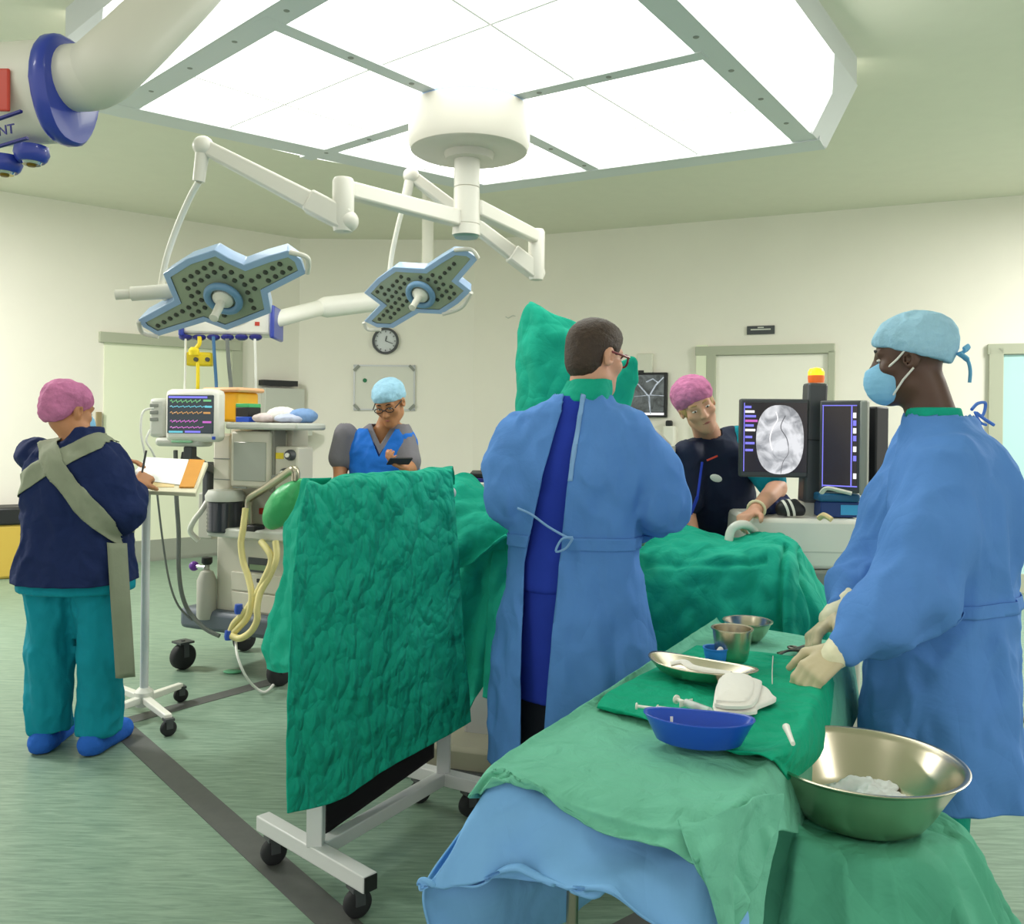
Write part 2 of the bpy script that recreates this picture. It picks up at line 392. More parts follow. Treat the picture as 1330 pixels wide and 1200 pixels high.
# ------------------------------------------------------------------ implicit bodies (signed distance + surface nets)
class SDF:
    def __init__(s, lo, hi, h):
        s.lo = np.array(lo, float); s.h = h; s.n = np.ceil((np.array(hi) - s.lo) / h).astype(int) + 1
        s.f = np.full(s.n, .5, np.float32); s.ax = [s.lo[i] + h * np.arange(s.n[i]) for i in range(3)]
    def _sub(s, lo, hi, k):
        m = k + 3 * s.h; a = np.clip(np.floor((np.array(lo) - m - s.lo) / s.h).astype(int), 0, s.n); b = np.clip(np.ceil((np.array(hi) + m - s.lo) / s.h).astype(int) + 1, 0, s.n)
        sl = tuple(slice(a[i], b[i]) for i in range(3))
        X = s.ax[0][sl[0]][:, None, None]; Y = s.ax[1][sl[1]][None, :, None]; Z = s.ax[2][sl[2]][None, None, :]
        return sl, X, Y, Z
    def _mix(s, sl, d, k, op):
        f = s.f[sl]
        if f.size == 0: return
        if op == 'sub':
            d = -d; hh = np.maximum(k - np.abs(f - d), 0) / max(k, 1e-6); s.f[sl] = np.maximum(f, d) + hh * hh * k * .25
        else:
            hh = np.maximum(k - np.abs(f - d), 0) / max(k, 1e-6); s.f[sl] = np.minimum(f, d) - hh * hh * k * .25
    def cap(s, a, b, ra, rb=None, k=.02, op='add'):
        rb = ra if rb is None else rb; a = np.array(a, float); b = np.array(b, float); R = max(ra, rb)
        sl, X, Y, Z = s._sub(np.minimum(a, b) - R, np.maximum(a, b) + R, k); ba = b - a; L = max(ba @ ba, 1e-9)
        t = np.clip(((X - a[0]) * ba[0] + (Y - a[1]) * ba[1] + (Z - a[2]) * ba[2]) / L, 0, 1)
        d = np.sqrt((X - a[0] - t * ba[0]) ** 2 + (Y - a[1] - t * ba[1]) ** 2 + (Z - a[2] - t * ba[2]) ** 2) - (ra + (rb - ra) * t)
        s._mix(sl, d, k, op)
    def chain(s, pts, rs, k=.02):
        for i in range(len(pts) - 1): s.cap(pts[i], pts[i + 1], rs[i], rs[i + 1], k)
    def ell(s, c, r, R=None, k=.02, op='add'):
        c = np.array(c, float); r = np.array(r, float); m = r.max()
        sl, X, Y, Z = s._sub(c - m, c + m, k); x, y, z = X - c[0], Y - c[1], Z - c[2]
        if R is not None:
            Q = np.array(R)            # columns = local axes in frame
            x, y, z = (Q[0, 0] * x + Q[1, 0] * y + Q[2, 0] * z, Q[0, 1] * x + Q[1, 1] * y + Q[2, 1] * z, Q[0, 2] * x + Q[1, 2] * y + Q[2, 2] * z)
        k0 = np.sqrt((x / r[0]) ** 2 + (y / r[1]) ** 2 + (z / r[2]) ** 2); k1 = np.sqrt((x / r[0] ** 2) ** 2 + (y / r[1] ** 2) ** 2 + (z / r[2] ** 2) ** 2)
        d = np.where(k0 < 1e-3, -r.min(), k0 * (k0 - 1) / np.maximum(k1, 1e-6)); s._mix(sl, d, k, op)
    def col(s, prof, k=.03, pw=2.2, op='add', fold=None):
        """upright column: prof rows (z, cx, cy, rx, ry), smoothly interpolated; fold(angle, z) changes the radius"""
        pr = np.array(sorted(prof), float); z0, z1 = pr[0, 0], pr[-1, 0]; m = pr[:, 3:].max()
        sl, X, Y, Z = s._sub((pr[:, 1].min() - m, pr[:, 2].min() - m, z0), (pr[:, 1].max() + m, pr[:, 2].max() + m, z1), k)
        z = Z.ravel(); zz = np.clip(z, z0, z1)
        def ip(c):
            v = pr[:, c]; t = pr[:, 0]; i = np.clip(np.searchsorted(t, zz) - 1, 0, len(t) - 2); u = (zz - t[i]) / (t[i + 1] - t[i])
            mm = np.gradient(v, t); h = t[i + 1] - t[i]
            return ((2 * u ** 3 - 3 * u ** 2 + 1) * v[i] + (u ** 3 - 2 * u ** 2 + u) * h * mm[i] + (-2 * u ** 3 + 3 * u ** 2) * v[i + 1] + (u ** 3 - u ** 2) * h * mm[i + 1])[None, None, :]
        cx, cy, rx, ry = ip(1), ip(2), ip(3), ip(4)
        x = X - cx; y = Y - cy
        q = (np.abs(x / rx) ** pw + np.abs(y / ry) ** pw) ** (1 / pw)
        if fold is not None: q = q / (1 + fold(np.arctan2(y / ry, x / rx), Z))
        d = (q - 1) * np.minimum(rx, ry); dz = np.maximum(z0 - Z, Z - z1)
        s._mix(sl, np.maximum(d, dz), k, op)
    def half(s, p, n, k=.005):              # keep the side opposite to n
        n = np.array(n, float); n /= np.linalg.norm(n); p = np.array(p, float)
        d = (s.ax[0][:, None, None] - p[0]) * n[0] + (s.ax[1][None, :, None] - p[1]) * n[1] + (s.ax[2][None, None, :] - p[2]) * n[2]
        s.f = np.maximum(s.f, d.astype(np.float32))
    def mesh(s, name, wr=None, smooth=1):
        f = s.f; f[0], f[-1] = np.maximum(f[0], 1e-3), np.maximum(f[-1], 1e-3)
        f[:, 0] = np.maximum(f[:, 0], 1e-3); f[:, -1] = np.maximum(f[:, -1], 1e-3); f[:, :, 0] = np.maximum(f[:, :, 0], 1e-3); f[:, :, -1] = np.maximum(f[:, :, -1], 1e-3)
        ins = f < 0; c = np.zeros(np.array(f.shape) - 1, np.int8)
        offs = [(i, j, k) for i in (0, 1) for j in (0, 1) for k in (0, 1)]
        sh = c.shape; S = lambda A, o: A[o[0]:o[0] + sh[0], o[1]:o[1] + sh[1], o[2]:o[2] + sh[2]]
        for o in offs: c += S(ins, o)
        act = (c > 0) & (c < 8); I = np.argwhere(act); idx = np.full(sh, -1, np.int64); idx[act] = np.arange(len(I))
        acc = np.zeros((len(I), 3)); cnt = np.zeros(len(I)); val = {o: f[I[:, 0] + o[0], I[:, 1] + o[1], I[:, 2] + o[2]] for o in offs}
        for o in offs:
            for a in range(3):
                if o[a]: continue
                p = list(o); p[a] = 1; v0, v1 = val[o], val[tuple(p)]; cr = (v0 < 0) != (v1 < 0)
                t = np.where(cr, v0 / np.where(cr, v0 - v1, 1), 0); pt = np.array(o, float)[None, :].repeat(len(I), 0); pt[:, a] = t
                acc[cr] += pt[cr]; cnt[cr] += 1
        V = s.lo + s.h * (I + acc / cnt[:, None]); Q = []
        for a in range(3):
            b, cc = (a + 1) % 3, (a + 2) % 3; e0 = [slice(1, -1)] * 3; e1 = [slice(1, -1)] * 3; e0[a] = slice(0, -1); e1[a] = slice(1, None)
            s0, s1 = ins[tuple(e0)], ins[tuple(e1)]; w = np.argwhere(s0 != s1); fl = s0[tuple(w.T)]
            for ax in (b, cc): w[:, ax] += 1
            def g(db, dc):
                q = w.copy(); q[:, b] -= db; q[:, cc] -= dc; return idx[tuple(q.T)]
            q = np.stack([g(1, 1), g(0, 1), g(0, 0), g(1, 0)], 1); q[~fl] = q[~fl][:, ::-1]; Q.append(q)
        Q = np.concatenate(Q)
        for _ in range(smooth):              # light Laplacian pass removes the grid's ripples
            A = np.zeros_like(V); n = np.zeros(len(V))
            for i in range(4):
                np.add.at(A, Q[:, i], V[Q[:, (i + 1) % 4]]); np.add.at(A, Q[:, i], V[Q[:, (i + 3) % 4]]); np.add.at(n, Q[:, i], 2)
            V = V * .5 + .5 * A / np.maximum(n, 1)[:, None]
        fn = np.cross(V[Q[:, 2]] - V[Q[:, 0]], V[Q[:, 3]] - V[Q[:, 1]])
        if (fn * (V[Q].mean(1) - V.mean(0))).sum() < 0: Q = Q[:, ::-1].copy()
        if wr is not None:
            e1 = V[Q[:, 2]] - V[Q[:, 0]]; e2 = V[Q[:, 3]] - V[Q[:, 1]]; fn = np.cross(e1, e2); N = np.zeros_like(V)
            for i in range(4): np.add.at(N, Q[:, i], fn)
            N /= np.linalg.norm(N, axis=1, keepdims=True) + 1e-12
            V = V + N * np.array([wr(Vector(p)) for p in V])[:, None]
        me = bpy.data.meshes.new(name); me.from_pydata(V.tolist(), [], Q.tolist()); return me

def wrinkle(amp, sc=(7, 7, 3), seed=0., ridge=.6):
    def w(p):
        q = Vector((p.x * sc[0] + seed, p.y * sc[1] + seed, p.z * sc[2]))
        a = mnoise.noise(q); b = mnoise.noise(q * 2.3 + Vector((9, 4, 2)))
        return amp * ((1 - ridge) * a + ridge * (.35 - abs(a) * 1.3) + .45 * b)
    return w

def crease(amp, sc=(6, 6, 2.4), seed=0., warp=.6, dirs=None):
    def w(p):
        q = Vector((p.x * sc[0] + seed, p.y * sc[1] - seed, p.z * sc[2] + seed)); q = q + warp * mnoise.noise_vector(q * .7)
        a = mnoise.noise(q); q2 = Vector((p.x * sc[0] * 1.9 - seed, p.y * sc[1] * 1.9, p.z * sc[2] * 2.6 + p.x * 3)); b = mnoise.noise(q2 + .5 * mnoise.noise_vector(q2))
        c = mnoise.noise(q2 * 2.1)
        return amp * ((.32 - abs(a) * 1.5) + .55 * (.3 - abs(b) * 1.4) + .16 * c)
    return w

def eul(yaw=0, pitch=0, roll=0):
    """head frame: +Y face, +X the person's right, +Z up; pitch > 0 bows forward, roll > 0 tips to the person's right"""
    return Matrix.Rotation(yaw, 3, 'Z') @ Matrix.Rotation(-pitch, 3, 'X') @ Matrix.Rotation(roll, 3, 'Y')

def head(S, c, R, nb, face=True):
    c = Vector(c); T = lambda x, y, z: tuple(c + R @ Vector((x, y, z))); Rn = np.array(R)
    S.ell(T(0, -.012, .035), (.076, .096, .086), Rn, .02); S.ell(T(0, .03, -.035), (.058, .062, .085), Rn, .025)
    S.cap(T(-.035, .0, -.07), T(0, .062, -.098), .03, .026, .025); S.cap(T(.035, .0, -.07), T(0, .062, -.098), .03, .026, .025)
    for sx in (-1, 1):
        S.ell(T(sx * .042, .058, -.022), (.026, .024, .022), Rn, .02)
        S.ell(T(sx * .079, -.006, -.004), (.011, .024, .033), Rn, .008)
        S.ell(T(sx * .083, .0, -.004), (.006, .010, .016), Rn, .004, 'sub')
        if face: S.ell(T(sx * .031, .097, .006), (.019, .016, .012), Rn, .012, 'sub')
    S.cap(T(-.04, .074, .026), T(.04, .074, .026), .012, .012, .015)
    S.cap(T(0, .084, .014), T(0, .107, -.03), .008, .012, .012)
    for sx in (-1, 1): S.ell(T(sx * .011, .096, -.034), (.009, .011, .008), Rn, .006)
    S.cap(T(-.018, .083, -.062), T(.018, .083, -.062), .007, .007, .008); S.cap(T(-.014, .082, -.074), T(.014, .082, -.074), .008, .008, .008)
    S.cap(T(0, -.025, -.05), tuple(nb), .056, .062, .03)

def face_bits(c, R, root, brow, hairmat=None, lips=True):
    c = Vector(c); T = lambda x, y, z: c + R @ Vector((x, y, z))
    e = MB(); b = MB(); ir = MB()
    for sx in (-1, 1):
        e.ball(T(sx * .031, .078, .004), (.013, .009, .0048), R, 14, 8); ir.ball(T(sx * .031, .0828, .0032), (.006, .0048, .0048), R, 12, 8)
        b.tube([T(sx * .014, .087, .029), T(sx * .03, .088, .034), T(sx * .048, .076, .028)], [.003, .004, .002], 8)
    eo = e.build('eyes', M_eye, root, local=True, angle=180); ir.build('iris', M_iris, eo, local=True, angle=180)
    b.build('eyebrows', brow, root, local=True, angle=180)
    if lips: MB().tube([T(-.02, .086, -.067), T(0, .091, -.066), T(.02, .086, -.067)], [.003, .006, .003], 8).build('lips', M_lip, root, local=True, angle=180)

def hand(S, w, f, n, side, curl=.35, r=.0095, th=.5, sc=1., spread=.0):
    """w wrist, f finger direction, n palm normal (palm faces +n), side +1 puts the thumb on f x n"""
    w = Vector(w); f = Vector(f).normalized(); n = Vector(n); n = (n - f * n.dot(f)).normalized(); t = f.cross(n) * side; k = .007
    pc = w + f * .05 * sc
    for q in (-.027, -.009, .009, .027): S.cap(tuple(w + t * q * .6 * sc), tuple(w + f * .088 * sc + t * q * sc), .015 * sc, .0125 * sc, .01)
    for i, q in enumerate((.028, .010, -.009, -.027)):
        L = (.072, .08, .075, .06)[i] * sc; a = curl * (1 + .12 * i); p = w + f * .09 * sc + t * q * sc; d = f + t * q * spread * 10
        d.normalize(); seg = (L * .45, L * .32, L * .25); rr = r * sc * (1, 1.05, 1, .88)[i]
        for j, sg in enumerate(seg):
            aj = a * (1, 1.1, .8)[j]; nn = (n * d.dot(f) - f * d.dot(n)).normalized(); d = (d * math.cos(aj) + nn * math.sin(aj)).normalized()
            e = p + d * sg; S.cap(tuple(p), tuple(e), rr * (1 - .08 * j), rr * (.94 - .1 * j), k); p = e
    b = w + f * .025 * sc + t * .026 * sc; d1 = (f * .7 + t * .75 + n * th * .5).normalized(); m = b + d1 * .045 * sc; d2 = (f * .9 + t * .25 + n * th).normalized()
    S.cap(tuple(b), tuple(m), .015 * sc, .012 * sc, .012); S.cap(tuple(m), tuple(m + d2 * .032 * sc), .012 * sc, .010 * sc, .006); S.cap(tuple(m + d2 * .032 * sc), tuple(m + d2 * .055 * sc), .010 * sc, .0085 * sc, .005)

def cut(me, planes):
    """keep what lies behind every plane (point, normal)"""
    bm = bmesh.new(); bm.from_mesh(me)
    for p, n in planes:
        g = list(bm.verts) + list(bm.edges) + list(bm.faces)
        bmesh.ops.bisect_plane(bm, geom=g, plane_co=Vector(p), plane_no=Vector(n), clear_outer=True)
    out = bpy.data.meshes.new(me.name); bm.to_mesh(out); bm.free(); return out

def split_drop(me, planes, drop):
    """cut along planes without clearing, then drop the faces whose centre fulfils drop(c)"""
    bm = bmesh.new(); bm.from_mesh(me)
    for p, n in planes:
        g = list(bm.verts) + list(bm.edges) + list(bm.faces); bmesh.ops.bisect_plane(bm, geom=g, plane_co=Vector(p), plane_no=Vector(n))
    bmesh.ops.delete(bm, geom=[f for f in bm.faces if drop(f.calc_center_median())], context='FACES')
    out = bpy.data.meshes.new(me.name); bm.to_mesh(out); bm.free(); return out

def swell(me, d):
    bm = bmesh.new(); bm.from_mesh(me); bm.normal_update()
    for v in bm.verts: v.co += v.normal * d
    bm.to_mesh(me); bm.free(); return me
# ------------------------------------------------------------------ the room
H = 3.57
K1 = P(390, 310, 10.4); K2 = P(617, 312, 10.37)
LW0 = P(0, 248, 8.39); RW1 = P(1330, 253, 8.09)
K1 = Vector((K1.x, K1.y, 0)); K2 = Vector((K2.x, K2.y, 0)); LW0 = Vector((LW0.x, LW0.y, 0)); RW1 = Vector((RW1.x, RW1.y, 0))
ld = (LW0 - K1).normalized(); rd = (RW1 - K2).normalized()
LWE = K1 + ld * 6.2; RWE = K2 + rd * 9.2

def wall(name, a, b):
    n = (b - a).cross(Vector((0, 0, 1))).normalized()
    if n.y < 0: n = -n
    mb = MB().prism([a, b, b + Vector((0, 0, H)), a + Vector((0, 0, H))], n * .15)
    return tag(mb.build(name, M_wall, smooth=False), kind='structure')
wall('wall_left', LWE, K1); wall('wall_back', K1, K2); wall('wall_right', K2, RWE)
SL = Vector((LWE.x, -3.5, 0)); SR = Vector((RWE.x, -3.5, 0))
#wl = MB().prism([SL, LWE, LWE + Vector((0, 0, H)), SL + Vector((0, 0, H))], (-.15, 0, 0)).build('wall_west', M_wall, smooth=False); tag(wl, kind='structure')
#wr_ = MB().prism([SR, RWE, RWE + Vector((0, 0, H)), SR + Vector((0, 0, H))], (.15, 0, 0)).build('wall_east', M_wall, smooth=False); tag(wr_, kind='structure')
fl = [SL, SR, RWE, K2, K1, LWE]
ring = [Vector((p.x * 1.03, p.y * 1.03 if p.y > 0 else p.y, 0)) for p in fl]
tag(MB().prism(ring, (0, 0, -.1)).build('floor', M_floor, smooth=False), kind='structure')
tag(MB().prism([p + Vector((0, 0, H)) for p in ring], (0, 0, .1)).build('ceiling', M_ceil, smooth=False), kind='structure')

FL = Frame(K1, -ld); FB = Frame(K1, K2 - K1); FR = Frame(K2, rd)

def skirting(name, a, b, gaps=()):
    n = (b - a).cross(Vector((0, 0, 1))).normalized()
    if n.y > 0: n = -n
    mb = MB(); o = Vector((0, 0, .16)); mb.prism([a, b, b + o, a + o], n * .012)
    mb.prism([a, b, b + Vector((0, 0, .03)), a + Vector((0, 0, .03))], n * .03)
    tag(mb.build(name, M_skirt, smooth=False), kind='structure')
skirting('baseboard_left', LWE, K1); skirting('baseboard_back', K1, K2); skirting('baseboard_right', K2, RWE)

# floor stripes: borders of the operating zone
def stripe(name, a, b, w):
    t = (b - a).normalized(); s = Vector((-t.y, t.x, 0)) * w / 2; z = Vector((0, 0, .0005))
    tag(MB().prism([a + s + z, b + s + z, b - s + z, a - s + z], (0, 0, .0015)).build(name, M_tape, smooth=False), kind='structure')
sa = PZ(152, 940, 0); sb = PZ(440, 1200, 0); sdir = (sb - sa).normalized(); sb = sa + sdir * 2.75
stripe('trim_1', sa - sdir * .06, sb, .11)
sc_ = PZ(372, 880, 0); s2 = (sc_ - sa).normalized(); stripe('trim_2', sa, sa + s2 * 3.2, .10)
stripe('trim_3', sb, sb + Vector((.76, .65, 0)) * 1.5, .11)

# left door: pale green leaf under a grey-green header
def rect_prism(fr, x0, y0, x1, y1, out, depth, mb=None, **k): return fr.box(mb or MB(), x0, y0, x1, y1, out, depth, **k)
d1 = rect_prism(FL, 134, 450, 300, 720, .012, .03, z0=.16).build('door_1', M_doorg, smooth=False); tag(d1, kind='structure')
mb = MB(); rect_prism(FL, 130, 437, 314, 450, .05, .07, mb); rect_prism(FL, 300, 440, 314, 720, .04, .06, mb, z0=0)
t1 = mb.build('door_frame', M_frame, d1, bevel=.004)
rect_prism(FL, 126, 535, 132, 600, .05, .05).build('edge_strip', M_brownst, d1, label='brown vertical pull strip on the door edge')
rect_prism(FL, 160, 699, 300, 722, .03, .03, z0=.0).build('kick_plate', M_skirt, d1)
# double door at the back right with a deep reveal
d2 = rect_prism(FR, 927, 461, 1075, 700, .01, .03, z0=0).build('door_2', M_doorw, smooth=False); tag(d2, kind='structure')
mb = MB(); rect_prism(FR, 903, 448, 1084, 460, .05, .07, mb); rect_prism(FR, 916, 455, 928, 700, .05, .07, mb, z0=0); rect_prism(FR, 1074, 455, 1083, 700, .05, .07, mb, z0=0)
mb.build('door_frame', M_frame, d2, bevel=.004)
mb = MB(); rect_prism(FR, 903, 448, 917, 700, .045, .05, mb, z0=0); mb.build('door_reveal', M_doorg, d2)
# frosted glass door on the right edge
d3 = rect_prism(FR, 1302, 460, 1420, 748, .012, .03).build('door_3', M_frost, smooth=False); tag(d3, kind='structure')
mb = MB(); rect_prism(FR, 1283, 445, 1430, 459, .05, .07, mb); rect_prism(FR, 1283, 452, 1302, 775, .05, .07, mb, z0=0); rect_prism(FR, 1300, 748, 1425, 777, .035, .05, mb, z0=0)
mb.build('door_frame', M_frame, d3, bevel=.004)

# ------------------------------------------------------------------ things on the walls
def wall_thing(name, fr, px, py, label, cat, group=None):
    p = fr.px(px, py); return empty(name, tuple(p), 0, label, cat, group)
r = wall_thing('wall_sign', FR, 988, 428, 'small dark grey sign plate high on the wall above the white door', 'sign')
rect_prism(FR, 970, 423, 1006, 434, .02, .02).build('sign_plate', M_dgrey, r, bevel=.003)
mb = MB(); rect_prism(FR, 975, 427, 1001, 428.6, .022, .003, mb); rect_prism(FR, 984, 424.5, 992, 426, .022, .003, mb); mb.build('lettering', M_pale, r)

r = wall_thing('wall_clock', FB, 501, 443, 'round wall clock with dark rim and pale dial above the whiteboard', 'clock')
c = FB.px(501, 443); R90 = FB.R() @ Matrix.Rotation(PI / 2, 3, 'X')
mb = MB(); mb.lathe([(.125, 0), (.15, .0), (.155, .02), (.15, .045), (.128, .045), (.126, .0)], c, 40, R90, caps=False); mb.build('rim', M_dgrey, r)
MB().lathe([(0, .0), (.127, .0), (.127, .012), (0, .012)], c, 40, R90).build('dial', M_clockf, r)
def onwall(fr, c, x, z, out): return c + fr.x * x + Vector((0, 0, z)) + fr.n * out
for nm, a, L, w in (('hour_hand', .25, .06, .012), ('minute_hand', .5 * PI + .35, .09, .008)):
    MB().bar(onwall(FB, c, 0, 0, .022), onwall(FB, c, L * math.sin(a), L * math.cos(a), .022), w, .004, tuple(FB.n)).build(nm, M_dgrey, r)
mb = MB()
for k in range(12):
    a = k * PI / 6; mb.bar(onwall(FB, c, .10 * math.sin(a), .10 * math.cos(a), .02), onwall(FB, c, .118 * math.sin(a), .118 * math.cos(a), .02), .008, .004, tuple(FB.n))
mb.build('hour_marks', M_dgrey, r)

r = wall_thing('whiteboard', FB, 499, 533, 'small whiteboard with grey corner clips behind the man in the blue vest', 'whiteboard')
rect_prism(FB, 460, 475, 538, 532, .02, .02).build('board', M_board2, r)
mb = MB()
for q in ((459, 474, 539, 476), (459, 531, 539, 533), (459, 474, 461, 533), (537, 474, 539, 533)): rect_prism(FB, *q, .026, .026, mb)
mb.build('frame', M_alu, r)
for qx, qy, s in ((463, 478, 1), (535, 478, -1), (463, 529, -1), (535, 529, 1)):
    p = FB.px(qx, qy, .03); MB().bar(p + FB.x * -.03 + Vector((0, 0, -.03 * s)), p + FB.x * .03 + Vector((0, 0, .03 * s)), .03, .02, tuple(FB.n)).build('corner_clip', M_grey, r)
mg = MB(); p = FB.px(474, 494, .02); mg.lathe([(.022, 0), (.024, .008), (.018, .014), (0, .014)], p, 20, R90)
tag(mg.build('board_magnet', mat('magnet_green', '#1c7a4d', .4)), 'round green magnet at the upper left of the whiteboard', 'magnet')

r = wall_thing('wall_cabinet', FB, 372, 560, 'pale wall dispenser unit with a black slot left of the whiteboard', 'dispenser')
FB2 = FL
rect_prism(FL, 344, 504, 396, 548, .1, .1).build('body', M_pale, r, bevel=.01)
rect_prism(FL, 342, 494, 387, 501, .12, .12).build('slot', M_black, r, label='black slot above the pale body')
r = wall_thing('wall_shelf', FL, 382, 575, 'pale grey wall shelf behind the anaesthetic machine', 'shelf')
rect_prism(FL, 352, 556, 406, 566, .28, .28).build('board', M_pale, r, bevel=.008); rect_prism(FL, 358, 566, 400, 576, .2, .2).build('bracket', M_grey, r)

r = wall_thing('xray_viewer', FR, 840, 515, 'dark x-ray film of a pelvis on a wall viewer behind the surgeon', 'x-ray viewer')
rect_prism(FR, 800, 484, 866, 542, .05, .05).build('case', M_black, r, bevel=.008)
rect_prism(FR, 805, 487, 862, 535, .056, .012).build('film', M_film, r)
mb = MB(); W = lambda x, y: FR.px(x, y, .06)
mb.tube([W(812, 488), W(830, 500), W(843, 515), W(845, 538)], [.02, .03, .035, .02], 8, flat=.2)
mb.tube([W(862, 490), W(852, 500), W(845, 512)], [.02, .03, .03], 8, flat=.2); mb.tube([W(824, 515), W(845, 513), W(862, 514)], .012, 8, flat=.3)
mb.tube([W(840, 496), W(848, 492), W(855, 497)], .03, 8, flat=.2); mb.build('bones', M_bone, r)
rect_prism(FR, 822, 536, 862, 539, .056, .012).build('light_bar', M_txw, r)
r = wall_thing('wall_box', FR, 837, 470, 'blank beige wall box above the x-ray film', 'wall box')
rect_prism(FR, 827, 459, 847, 484, .06, .06).build('body', M_cream, r, bevel=.008); rect_prism(FR, 829, 481, 836, 485, .065, .02).build('clip', M_black, r)
r = wall_thing('soap_dispenser', FR, 868, 570, 'white soap dispenser with a black pump below the x-ray film', 'soap dispenser')
rect_prism(FR, 860, 553, 876, 585, .1, .1).build('bottle', M_white, r, bevel=.02); rect_prism(FR, 864, 546, 872, 554, .09, .07).build('pump', M_black, r, bevel=.015)
mb = MB(); p = FR.px(660, 411, .02)
mb.tube([p + FR.x * -.03, p + FR.x * .0 + Vector((0, 0, -.02)), p + FR.x * .06 + Vector((0, 0, .01)), p + FR.x * .09 + Vector((0, 0, .0))], .006, 8)
tag(mb.build('wall_hook', M_pale), 'small pale hook on the wall left of the green C-arm cover', 'hook')

# yellow-lined bin by the left wall
bp = PZ(31, 735, 0); bp = bp + Vector((.22, -.6, 0))
r = empty('waste_bin', (bp.x, bp.y, 0), .5, 'black rimmed bin with a yellow bag against the left wall', 'bin')
MB().box((0, 0, .25), (.34, .3, .5), taper=1.08).build('bag', mat('yellow_bag', '#c9aa48', .5), r, local=True, bevel=.03, label='yellow bag in the bin')
mb = MB()
mb.box((0, 0, .57), (.4, .36, .16)); mb.build('rim', M_black, r, local=True, bevel=.02)

# cable lying on the floor at the right edge
mb = MB(); pts = [PZ(1290, 925, .012), PZ(1312, 927, .012), PZ(1345, 940, .012), PZ(1400, 965, .012), PZ(1360, 984, .012), PZ(1320, 983, .012), PZ(1270, 986, .012)]
mb.tube(spline(pts, 50), .012, 8); tag(mb.build('floor_cable', mat('beige_cable', '#a39a83', .6)), 'beige cable looping over the floor behind the masked surgeon', 'cable')

# ------------------------------------------------------------------ laminar-flow light canopy on the ceiling
ZC = 3.08
cL = PZ(128, 145, ZC); cF = PZ(625, 250, ZC); cR = PZ(1072, 192, ZC); cN = PZ(683, -197, ZC); hub = PZ(610, 140, ZC)
r = empty('ceiling_light_canopy', tuple(Vector((hub.x, hub.y, H))), 0, 'large glowing white ceiling canopy with grey struts around the lamp mount', 'ceiling light')
corners = [cL, cF, cR, cN]; mids = [PZ(397, 206, ZC), PZ(782, 226, ZC), PZ(915, 71, ZC), PZ(338, 24, ZC)]     # L-F, F-R, R-N, N-L
def inset(p, q, t): return p + (q - p).normalized() * t
names = []
for i in range(4):                                              # four diffuser panels with a cross of seams each
    A = corners[i]; m1 = mids[i]; m0 = mids[(i + 3) % 4]
    q = [A, m1, hub, m0]; q = [Vector((v.x, v.y, ZC + .012)) for v in q]
    po = MB().prism(q, (0, 0, .03)).build('diffuser_panel', M_panel, r, smooth=False)
    mb = MB(); dz = Vector((0, 0, -.002)); w = .012
    for a, b in (((q[0] + q[1]) / 2, (q[3] + q[2]) / 2), ((q[0] + q[3]) / 2, (q[1] + q[2]) / 2)): mb.bar(a + dz, b + dz, w, .003)
    mb.build('seam', M_seam, po)
for i in range(4):                                              # outer frame strips
    a, b = corners[i], corners[(i + 1) % 4]; w = (.19, .19, .13, .13)[i]
    c = (corners[0] + corners[1] + corners[2] + corners[3]) / 4; t = (b - a).normalized(); s = Vector((-t.y, t.x, 0))
    if s.dot(c - a) < 0: s = -s
    up = Vector((0, 0, .05)); mb = MB(); e = .0
    zo = Vector((0, 0, (-.004, -.008, 0, -.002)[i])); mb.prism([a + zo, b + zo, b + s * w + zo, a + s * w + zo], up); fo = mb.build('frame_strip', M_frameal, r, smooth=False)
    mb = MB(); L = (b - a).length
    for k in range(int(L / .42) + 1):
        p = a + t * (.12 + k * .42) + s * w * .5
        if .05 < (p - a).dot(t) < L - .05: mb.lathe([(0, -.004), (.012, -.003), (.014, 0)], p, 12)
    mb.build('screws', M_grey, fo)
for i in range(4):                                              # struts to the lamp mount
    a = mids[i]; mb = MB(); mb.bar(hub + Vector((0, 0, .012)), a + Vector((0, 0, .012)), .085, .03)
    so = mb.build('strut', M_frameal, r, smooth=False); mb = MB(); t = (a - hub).normalized()
    for k in (.42, .8, 1.2):
        if k < (a - hub).length - .1: mb.lathe([(0, -.004), (.012, -.003), (.014, 0)], hub + t * k + Vector((0, 0, -.003)), 12)
    mb.build('screws', M_grey, so)
def side(a, b, lit=True, cap=.3):
    t = (b - a).normalized(); s = Vector((-t.y, t.x, 0)); c = (corners[0] + corners[2]) / 2
    if s.dot(c - a) > 0: s = -s
    o, u = .17, .33; Z = Vector((0, 0, 1))
    A = a + t * cap; mb = MB()
    if lit:
        ch = .12
        pts = [A + t * ch * .2, b, b + s * o + Z * u, A + t * .22 + s * o + Z * u, A + t * .0 + s * o * .62 + Z * u * .62]
        MB().prism(pts, (s * -.6 + Z * .3).normalized() * .02).build('side_panel', M_panel, r, smooth=False)
    w = H - ZC - u
    mb.prism([a + s * o + Z * u, b + s * o + Z * u, b + s * o + Z * (H - ZC), a + s * o + Z * (H - ZC)], -s * .03)
    E = s * .006 - Z * .003
    mb.prism([a + E, A + E, A + s * o * .62 + Z * u * .62 + E, A + t * .22 + s * o + Z * u + E, a + s * o + Z * u + E], (s * -.6 + Z * .3).normalized() * .03)
    mb.build('end_cap' if lit else 'side_board', M_frameal, r, smooth=False)
side(cR, cN); side(cL, cN)
